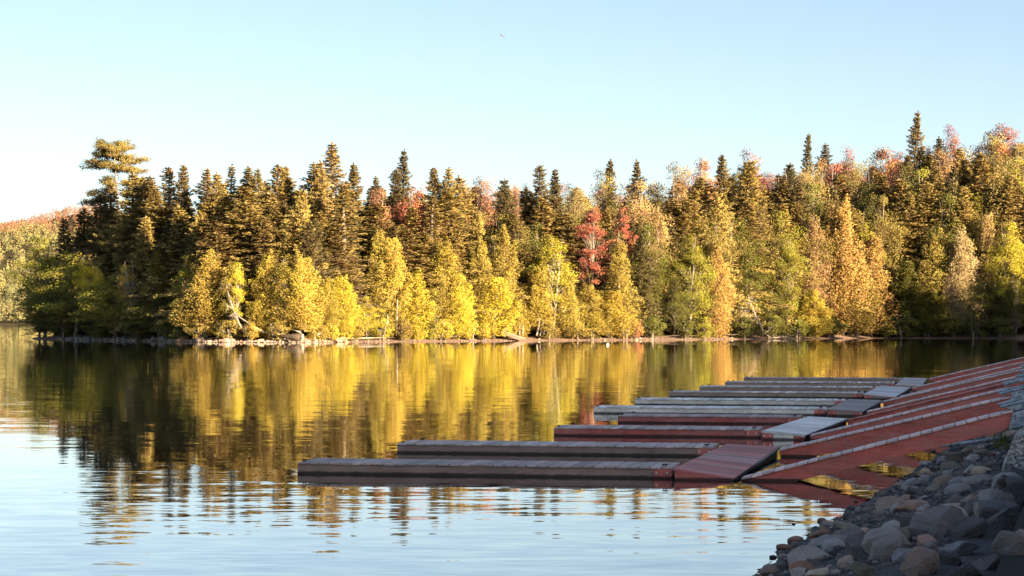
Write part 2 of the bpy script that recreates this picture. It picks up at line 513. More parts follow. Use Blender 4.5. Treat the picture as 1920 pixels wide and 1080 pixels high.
i = (np.arange(len(ns) - 1)[None, :] + len(ns) * np.arange(len(ts) - 1)[:, None]).ravel()
F = np.stack([i, i + 1, i + 1 + len(ns), i + len(ns)], 1)
me = mesh_np('shore_bank', np.stack([Xb.ravel(), Yb.ravel(), Zb.ravel()], 1), F, smooth=True)
me.materials.append(M['gravel']); me.materials.append(M['asphalt']); me.materials.append(M['turf'])
mi = np.zeros(len(F), np.int32)
ncen = Nn[:-1, :-1].ravel()
mi[ncen >= 3.1] = 1; mi[ncen >= 11.9] = 2
me.polygons.foreach_set('material_index', mi)
tag(link('shore_bank', me), kind='structure')

def hit_bank(px, py):
    """Point of the near bank seen at a photo pixel."""
    lo, hi = 15.0, 120.0
    for d in np.arange(15.0, 120.0, 0.05):
        x = px_at(px, d); z = z_at(py, d)
        if z <= max(float(bank_z(x, d)), -0.05):
            return Vector((x, d, max(float(bank_z(x, d)), -0.05)))
    return None

# ------------------------------------------------------------------ foliage builders
def unit(v):
    return v / np.maximum(np.linalg.norm(v, axis=1, keepdims=True), 1e-9)

def rand_unit(n):
    return unit(rng.normal(size=(n, 3)))

def cards(P, D, S, L, W):
    """Leaf blades: diamonds centred on P, long axis D, short axis S."""
    n = len(P)
    L = L[:, None] * 0.5; W = W[:, None] * 0.5
    V = np.empty((n, 4, 3))
    V[:, 0] = P - D * L; V[:, 1] = P + S * W + D * L * 0.15; V[:, 2] = P + D * L; V[:, 3] = P - S * W + D * L * 0.15
    F = np.arange(n * 4).reshape(n, 4)
    return V.reshape(-1, 3), F

def perp(D):
    r = rand_unit(len(D)); S = np.cross(D, r)
    return unit(S)

def crown_mesh(name, P, D, L, W, tint, S=None):
    if S is None: S = perp(D)
    V, F = cards(P, D, S, L, W)
    return mesh_np(name, V, F, tint=np.clip(tint, 0, 1))

def spruce(name, h=22.0, r=3.0, base=0.12, dens=1.0, droop=0.35, ragged=0.3, wood=None, bare=0.0, tip=0.85):
    P, D, T, LL, WW = [], [], [], [], []
    mb = MB()
    bend = rng.normal(0, 0.12, 2)
    def axis(z): return np.array([bend[0] * math.sin(z / h * 3), bend[1] * math.sin(z / h * 2.3), z])
    ph = rng.uniform(0, 6.28, 3)
    def lobe(a, z): return 1 + 0.24 * math.sin(a + ph[0] + z * 0.35) + 0.16 * math.sin(2 * a + ph[1] - z * 0.6) + 0.10 * math.sin(z * 1.3 + ph[2])
    zs = np.linspace(-0.8, h, 9)
    mb.tube([axis(z) for z in zs], [0.26 * (1 - 0.95 * max(z, 0) / h) + 0.02 for z in zs], 7)
    z = base * h
    while z < h * 0.985:
        t = (z / h - base) / (1 - base)
        z0 = z
        nb = rng.integers(5, 8)
        a0 = rng.uniform(0, 6.28)
        prof = (1 - t) ** tip * (0.72 + 0.28 * min(1, t / 0.12)) + 0.012
        wh = rng.uniform(1 - ragged, 1 + ragged * 0.4)
        for k in range(nb):
            a = a0 + k * 2 * math.pi / nb + rng.normal(0, 0.2)
            z = z0 + rng.uniform(-0.3, 0.3) * (1 - t)
            Lb = r * prof * wh * rng.uniform(0.5, 1.15) * lobe(a, z) + 0.15
            e0 = math.tan(RAD(-12 + 50 * t + rng.normal(0, 6)))
            out = np.array([math.cos(a), math.sin(a), 0]); lat = np.array([-math.sin(a), math.cos(a), 0])
            isbare = rng.random() < bare * (1 - t) ** 1.5 * 1.6
            def pos(s): return axis(z) + out * (Lb * s) + np.array([0, 0, Lb * (e0 * s - droop * s * s + droop * 0.55 * s ** 3)])
            if isbare or (rng.random() < 0.3 and Lb > 1.0):
                mb.tube([pos(0), pos(0.5), pos(1.0)], [0.035, 0.022, 0.008], 3, False)
            if isbare:
                for q in range(3):
                    s = rng.uniform(0.4, 1.0); p = pos(s); e = p + lat * rng.normal(0, 0.5) + np.array([0, 0, rng.normal(-0.1, 0.25)])
                    mb.tube([p, e], [0.014, 0.006], 3, False)
                continue
            nc = int((Lb * 34 + 12) * dens)
            s = rng.uniform(0.12, 1.0, nc) ** 0.8
            lw = (1 - s) * 0.34 + 0.06
            off = rng.uniform(-1, 1, nc)
            ctr = axis(z)[None] + out[None] * (Lb * s)[:, None] + lat[None] * (off * lw * Lb)[:, None]
            ctr[:, 2] += Lb * (e0 * s - droop * s * s + droop * 0.55 * s ** 3) - np.abs(off) * 0.12 * Lb * lw + rng.normal(-0.02 - 0.05 * Lb, 0.03 + 0.055 * min(Lb, 2.5), nc)
            d = out[None] * 0.9 + lat[None] * (np.sign(off) * 0.7)[:, None] + rng.normal(0, 0.55, (nc, 3)) * (1 - 0.4 * t)
            d[:, 2] += -0.25 + 0.5 * t
            P.append(ctr); D.append(unit(d))
            sz = 0.75 + 0.25 * (1 - t)
            LL.append(rng.uniform(0.15, 0.42, nc) * sz); WW.append(rng.uniform(0.06, 0.15, nc) * (0.7 + 0.3 * sz))
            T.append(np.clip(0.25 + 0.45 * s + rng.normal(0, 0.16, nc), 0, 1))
        z = z0 + (0.52 - 0.26 * t) * rng.uniform(0.7, 1.25)
    nt_ = 26
    P.append(np.stack([rng.normal(0, 0.05, nt_), rng.normal(0, 0.05, nt_), rng.uniform(h * 0.965, h * 1.0, nt_)], 1) + np.array([axis(h)[0], axis(h)[1], 0]))
    d = rng.normal(0, 0.5, (nt_, 3)); d[:, 2] += 1.0
    D.append(unit(d)); LL.append(rng.uniform(0.2, 0.35, nt_)); WW.append(np.full(nt_, 0.09)); T.append(rng.uniform(0.3, 0.8, nt_))
    cm = crown_mesh(name + '_crown', np.concatenate(P), np.concatenate(D), np.concatenate(LL), np.concatenate(WW), np.concatenate(T))
    tm = mb.mesh(name + '_trunk', True)
    cm.materials.append(M['needle']); tm.materials.append(wood or M['bark'])
    return dict(trunk=tm, crown=cm, h=h, r=r)

def cedar(name, h=14.0, r=2.6, base=0.02, npl=34, per=360, lean=0.0, ex=0.78):
    """Bushy pointed crown built of many upswept plumes of fine sprays."""
    P, D, T = [], [], []
    mb = MB()
    mb.tube([(0, 0, -0.6), (lean * 0.2, 0, h * 0.35), (lean * 0.7, 0, h * 0.75), (lean, 0, h * 0.97)], [0.2, 0.15, 0.08, 0.02], 6)
    def prof(t):
        return min(1.0, (t + 0.05) / 0.16) ** 0.6 * (1 - t) ** ex
    for c in range(npl):
        t = (c + rng.uniform(0, 1)) / npl * 0.93
        t = t ** 1.15
        a = c * 2.399 + rng.normal(0, 0.4)
        rr = r * prof(t) * rng.uniform(0.40, 0.95)
        z = h * (base + (1 - base) * t)
        ph = h * rng.uniform(0.10, 0.24) * (1.1 - 0.55 * t); pw = (0.16 + 0.34 * (1 - t)) * r * rng.uniform(0.75, 1.15)
        n = int(per * (0.35 + 0.9 * (1 - t)))
        u = rng.uniform(0, 1, n); an = rng.uniform(0, 6.283, n); q = rng.uniform(0, 1, n) ** 0.45
        w = pw * np.sqrt(np.clip(u + 0.12, 0, 1)) * (1 - u) ** 0.55 * 1.45 * q
        cx = math.cos(a) * rr + lean * t * t; cy = math.sin(a) * rr
        p = np.stack([cx + np.cos(an) * w + math.cos(a) * pw * 0.35 * (u - 0.3), cy + np.sin(an) * w + math.sin(a) * pw * 0.35 * (u - 0.3), z - ph * 0.35 + ph * 1.5 * u], 1)
        p += rng.normal(0, 0.07, p.shape)
        P.append(p)
        d = np.stack([np.cos(an) * 0.6 + math.cos(a) * 0.3, np.sin(an) * 0.6 + math.sin(a) * 0.3, np.full(n, 0.75)], 1) + rng.normal(0, 0.45, (n, 3))
        D.append(unit(d))
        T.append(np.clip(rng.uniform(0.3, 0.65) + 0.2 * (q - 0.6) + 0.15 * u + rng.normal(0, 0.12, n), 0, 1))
    # inner foliage that closes the crown
    n = int(npl * per * 0.22)
    t = rng.uniform(0, 0.97, n); a = rng.uniform(0, 6.283, n); w = np.array([prof(x) for x in t]) * r * 0.62 * rng.uniform(0, 1, n) ** 0.5
    P.append(np.stack([np.cos(a) * w + lean * t * t, np.sin(a) * w, h * (base + (1 - base) * t)], 1))
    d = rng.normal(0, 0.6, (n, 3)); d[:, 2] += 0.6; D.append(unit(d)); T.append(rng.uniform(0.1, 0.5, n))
    nt_ = 90
    zz = rng.uniform(h * 0.88, h * 1.0, nt_)
    P.append(np.stack([rng.normal(0, 1, nt_) * (h * 1.01 - zz) * 0.2 + lean, rng.normal(0, 1, nt_) * (h * 1.01 - zz) * 0.2, zz], 1))
    d = rng.normal(0, 0.35, (nt_, 3)); d[:, 2] += 1; D.append(unit(d)); T.append(rng.uniform(0.3, 0.9, nt_))
    P = np.concatenate(P); D = np.concatenate(D); T = np.concatenate(T)
    n = len(P)
    cm = crown_mesh(name + '_crown', P, D, rng.uniform(0.12, 0.30, n), rng.uniform(0.06, 0.15, n), T)
    tm = mb.mesh(name + '_trunk', True)
    cm.materials.append(M['leaf']); tm.materials.append(M['greybark'])
    return dict(trunk=tm, crown=cm, h=h, r=r)

def broadleaf(name, h=14.0, r=3.6, z0=0.25, ncl=80, per=85, bark='greybark', leaf=(0.10, 0.24), flat=0.7, stems=1, airy=0.0, upright=0.0):
    P, D, T = [], [], []
    mb = MB()
    zc = h * (1 + z0) / 2; rz = h * (1 - z0) / 2
    stem_pts = []
    for s in range(stems):
        bx, by = rng.normal(0, 0.25 * (stems > 1), 2)
        tx, ty = rng.normal(0, 0.10 * r * (1 + stems * 0.8), 2)
        pts = [np.array([bx, by, -0.6])]
        for q in (0.2, 0.4, 0.6, 0.8, 0.95):
            pts.append(np.array([bx + (tx - bx) * q + rng.normal(0, 0.1), by + (ty - by) * q + rng.normal(0, 0.1), h * q]))
        rb = (0.12 if bark == 'birch' else 0.20) / math.sqrt(stems)
        mb.tube(pts, [rb, rb * 0.85, rb * 0.68, rb * 0.5, rb * 0.3, rb * 0.1], 6)
        stem_pts.append(pts)
    for c in range(ncl):
        u = rand_unit(1)[0]; rad = rng.uniform(0.25, 1.0) ** 0.55
        if c >= ncl - 9:                       # a close top, so that no clump stands off from the crown
            u = unit(np.array([[rng.normal(0, 0.3), rng.normal(0, 0.3), 1.0]]))[0]; rad = rng.uniform(0.6, 0.95)
        elif u[2] > 0.6: rad *= 0.80
        lump = 1 + 0.22 * math.sin(u[0] * 4 + ncl) * math.sin(u[1] * 5 + 2) + 0.12 * math.sin(u[2] * 7)
        wid = 1.0 - upright * max(0.0, u[2])
        ctr = np.array([u[0] * r * rad * lump * wid * 0.86, u[1] * r * rad * lump * wid * 0.86, zc + u[2] * rz * rad * lump * 0.9])
        pts = stem_pts[c % stems]
        zz = max(h * 0.12, ctr[2] - rng.uniform(0.08, 0.28) * h)
        k = min(4, max(0, int(zz / h / 0.2)))
        f = min(1, max(0, (zz / h - 0.2 * k) / 0.2))
        st = pts[k] * (1 - f) + pts[k + 1] * f if k > 0 else pts[1]
        if rng.random() < 0.75 or rad > 0.8:
            mid = st * 0.5 + ctr * 0.5 + np.array([0, 0, 0.06 * h * rng.uniform(0, 1)])
            mb.tube([st, mid, ctr], [0.05, 0.032, 0.01], 3, False)
        if rng.random() < airy and c < ncl - 9: continue
        n = int(per * rng.uniform(0.6, 1.3))
        cr = r * rng.uniform(0.2, 0.34)
        q = rand_unit(n) * rng.uniform(0, 1, (n, 1)) ** 0.5 * np.array([1.0, 1.0, flat]) * cr * 1.05
        P.append(ctr + q)
        d = rng.normal(0, 1, (n, 3)); d[:, 2] *= 0.7; d[:, 2] -= 0.25
        D.append(unit(d))
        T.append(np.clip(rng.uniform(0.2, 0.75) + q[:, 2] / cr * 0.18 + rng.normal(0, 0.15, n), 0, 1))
    P = np.concatenate(P); D = np.concatenate(D); T = np.concatenate(T); n = len(P)
    cm = crown_mesh(name + '_crown', P, D, rng.uniform(leaf[0], leaf[1], n), rng.uniform(leaf[0] * 0.6, leaf[1] * 0.62, n), T)
    tm = mb.mesh(name + '_trunk', True)
    cm.materials.append(M['leaf']); tm.materials.append(M[bark])
    return dict(trunk=tm, crown=cm, h=h, r=r)

def white_pine(name):
    """Old pine with a bare upper stem and flat plates of needles."""
    h = 29.0
    P, D, T = [], [], []
    mb = MB()
    ax = lambda z: np.array([0.5 * math.sin(z / h * 4.2) - 0.5, 0.2 * math.sin(z / h * 3), z])
    zs = np.linspace(-1, h, 12)
    mb.tube([ax(z) for z in zs], [0.42 * (1 - 0.88 * max(z, 0) / h) for z in zs], 8)
    limbs = []
    for zf, dx, dz in ((0.985, -2.2, 0.1), (0.985, 1.6, 0.2), (0.96, -2.6, 0.1), (0.95, 2.0, 0.1), (0.93, -3.4, -0.2), (0.90, -4.2, -0.6), (0.885, -4.8, -1.0),
                       (0.90, 3.2, 0.3), (0.885, 5.0, 0.2), (0.86, 4.8, -0.9), (0.85, 3.0, -0.2), (0.81, -2.4, -0.8), (0.78, 3.2, -0.4),
                       (0.75, -4.0, -1.2), (0.71, -5.2, -1.5), (0.73, 3.4, -0.5), (0.67, 3.8, -0.6), (0.63, -3.4, -0.8), (0.60, 4.0, -0.8), (0.55, -3.0, -0.8), (0.5, 3.8, -0.8), (0.44, 3.2, -0.8), (0.40, -3.4, -0.9)):
        limbs.append((zf * h, dx, rng.normal(0, 0.9), dz))
    for k in range(20):
        zf = rng.uniform(0.42, 0.985) if k < 6 else rng.uniform(0.86, 0.985); a = rng.choice([1.57, -1.57]) + rng.normal(0, 0.7); L = rng.uniform(1.5, 3.4)
        limbs.append((zf * h, math.cos(a) * L, math.sin(a) * L, rng.uniform(-0.6, 0.2)))
    for z, dx, dy, dz in limbs:
        st = ax(z - 0.3); e = np.array([st[0] + dx, st[1] + dy, z + dz])
        mid = st * 0.5 + e * 0.5 + np.array([0, 0, -0.25])
        mb.tube([st, mid, e], [0.11, 0.07, 0.02], 4, False)
        L = math.hypot(dx, dy)
        for c in range(int(6 + L * 5.0)):
            s = rng.uniform(0.22, 1.05)
            b = st * (1 - s) + e * s + np.array([0, 0, -0.25 * 4 * s * (1 - s) * 0.5])
            b = b + np.array([rng.normal(0, 0.3), rng.normal(0, 0.5), rng.normal(0.12, 0.2)])
            n = 46
            q = rng.normal(size=(n, 3)) * np.array([0.34, 0.34, 0.17])
            P.append(b + q)
            d = rng.normal(0, 0.8, (n, 3)); d[:, 2] = np.abs(d[:, 2]) * 0.7 + 0.15; D.append(unit(d))
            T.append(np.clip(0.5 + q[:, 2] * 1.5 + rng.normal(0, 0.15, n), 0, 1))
    P = np.concatenate(P); D = np.concatenate(D); T = np.concatenate(T); n = len(P)
    cm = crown_mesh(name + '_crown', P, D, rng.uniform(0.22, 0.40, n), rng.uniform(0.07, 0.13, n), T)
    tm = mb.mesh(name + '_trunk', True)
    cm.materials.append(M['needle']); tm.materials.append(M['greybark'])
    return dict(trunk=tm, crown=cm, h=h, r=5.0)

PROTO = {
    'spruce': [spruce('spruce%d' % k, 22, 3.1, 0.10, 1.0, 0.38, 0.35, None, 0.10, [0.85, 0.75, 0.95, 0.9, 0.8, 1.05][k]) for k in range(6)],
    'thin': [spruce('thin_spruce%d' % k, 22, 2.4, 0.18, 0.75, 0.45, 0.5, M['greybark'], 0.55) for k in range(3)],
    'fir': [spruce('fir%d' % k, 20, 3.3, 0.04, 1.0, 0.22, 0.22, None, 0.0, 0.95) for k in range(3)],
    'hemlock': [spruce('hemlock%d' % k, 20, 4.2, 0.05, 1.1, 0.6, 0.35, None, 0.0, 0.68) for k in range(2)],
    'cedar': [cedar('cedar%d' % k, 14, 2.6, [0.02, 0.11, 0.03, 0.15, 0.05, 0.08][k], 34 + 4 * k, 400, [0.0, 0.5, -0.4, 0.3, -0.2, 0.1][k], [0.78, 0.58, 0.92, 0.5, 0.7, 0.62][k]) for k in range(6)],
    'broad': [broadleaf('broadleaf%d' % k, 14, 3.7, 0.10, 115, 165) for k in range(5)],
    'airy': [broadleaf('airy_broadleaf%d' % k, 14, 3.2, 0.28, 150, 125, airy=0.08, leaf=(0.09, 0.19)) for k in range(2)],
    'maple': [broadleaf('maple%d' % k, 13, 3.5, 0.30, 120, 105, airy=0.16, flat=0.36, leaf=(0.10, 0.24)) for k in range(2)],
    'birch': [broadleaf('birch%d' % k, 13, 2.6, 0.26, 85, 130, 'birch', flat=0.9, stems=[1, 3, 1][k], airy=0.10, leaf=(0.09, 0.22), upright=0.4) for k in range(3)],
    'shrub': [broadleaf('shrub%d' % k, 3.2, 2.1, 0.0, 46, 80, leaf=(0.13, 0.25), stems=3) for k in range(3)],
    'twiggy': [broadleaf('twiggy_broadleaf0', 14, 2.4, 0.2, 150, 70, airy=0.25, leaf=(0.08, 0.17), stems=2, upright=0.5)],
    'pine': [white_pine('white_pine')],
}
pick = {k: 0 for k in PROTO}
NAMES = {'spruce': 'spruce_tree', 'thin': 'spruce_tree', 'fir': 'fir_tree', 'hemlock': 'hemlock_tree', 'cedar': 'cedar_tree', 'broad': 'broadleaf_tree', 'airy': 'broadleaf_tree',
         'maple': 'maple_tree', 'birch': 'birch_tree', 'shrub': 'shrub', 'twiggy': 'broadleaf_tree', 'pine': 'pine_tree'}
WIDER = dict(spruce=2.0, thin=1.8, fir=1.6, hemlock=1.35, cedar=1.38, broad=1.15, airy=1.15, birch=1.15, shrub=1.1)
# leaf colours; tip is brightened to make up for the shade there
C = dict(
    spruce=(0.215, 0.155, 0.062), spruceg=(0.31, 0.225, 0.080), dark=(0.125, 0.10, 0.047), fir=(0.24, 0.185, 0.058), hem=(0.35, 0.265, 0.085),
    gold=(0.43, 0.325, 0.065), goldy=(0.49, 0.40, 0.055), cedar=(0.36, 0.28, 0.065), cedarg=(0.29, 0.225, 0.06), orange=(0.39, 0.25, 0.085), tan=(0.37, 0.255, 0.115),
    green=(0.27, 0.25, 0.038), dgreen=(0.145, 0.145, 0.03), tip=(0.29, 0.28, 0.05), lime=(0.48, 0.42, 0.05), yel=(0.62, 0.48, 0.05), olive=(0.27, 0.215, 0.062), pale=(0.35, 0.285, 0.115),
    red=(0.41, 0.135, 0.09), pink=(0.38, 0.185, 0.115), maroon=(0.33, 0.115, 0.095), rust=(0.42, 0.215, 0.095), brown=(0.28, 0.175, 0.09), straw=(0.37, 0.285, 0.155))

def grow(kind, x, ytop, s, w, color, label, group=None, lean=(0, 0), var=None, base=None):
    """One tree: photo column and top row, metres back from the shore, crown width in photo pixels."""
    pr = PROTO[kind]
    if var is None:
        var = pick[kind]; pick[kind] += 1
    p = pr[var % len(pr)]
    d = 330.0
    for _ in range(6):
        d = float(np.interp(px_at(x, d), SH_X, SH_D)) + s
    X = px_at(x, d)
    zb = float(point_z(X, d))
    ht = z_at(ytop, d) - zb
    if ht < 0.6: return None
    sx = (w * WIDER.get(kind, 1.0) * 0.5 / FPX * d) / p['r'] if w else ht / p['h']
    o = empty(NAMES[kind], (X, d, zb))
    o.scale = (sx, sx, ht / p['h'])
    o.rotation_euler = (RAD(lean[1]), RAD(lean[0]), R.uniform(0, 6.28) if kind != 'pine' and not any(lean) else 0)
    if not any(lean) and kind in ('spruce', 'thin', 'fir', 'hemlock', 'cedar'):
        o.rotation_euler[0] = RAD(R.gauss(0, 1.3)); o.rotation_euler[1] = RAD(R.gauss(0, 1.3))
    link('trunk', p['trunk'], parent=o)
    c = C[color]; j = R.uniform(0.78, 1.14)
    link('crown', p['crown'], parent=o, color=(c[0] * j, c[1] * j * R.uniform(0.96, 1.04), c[2] * j))
    tag(o, label, 'shrub' if kind == 'shrub' else 'tree', group)
    return o

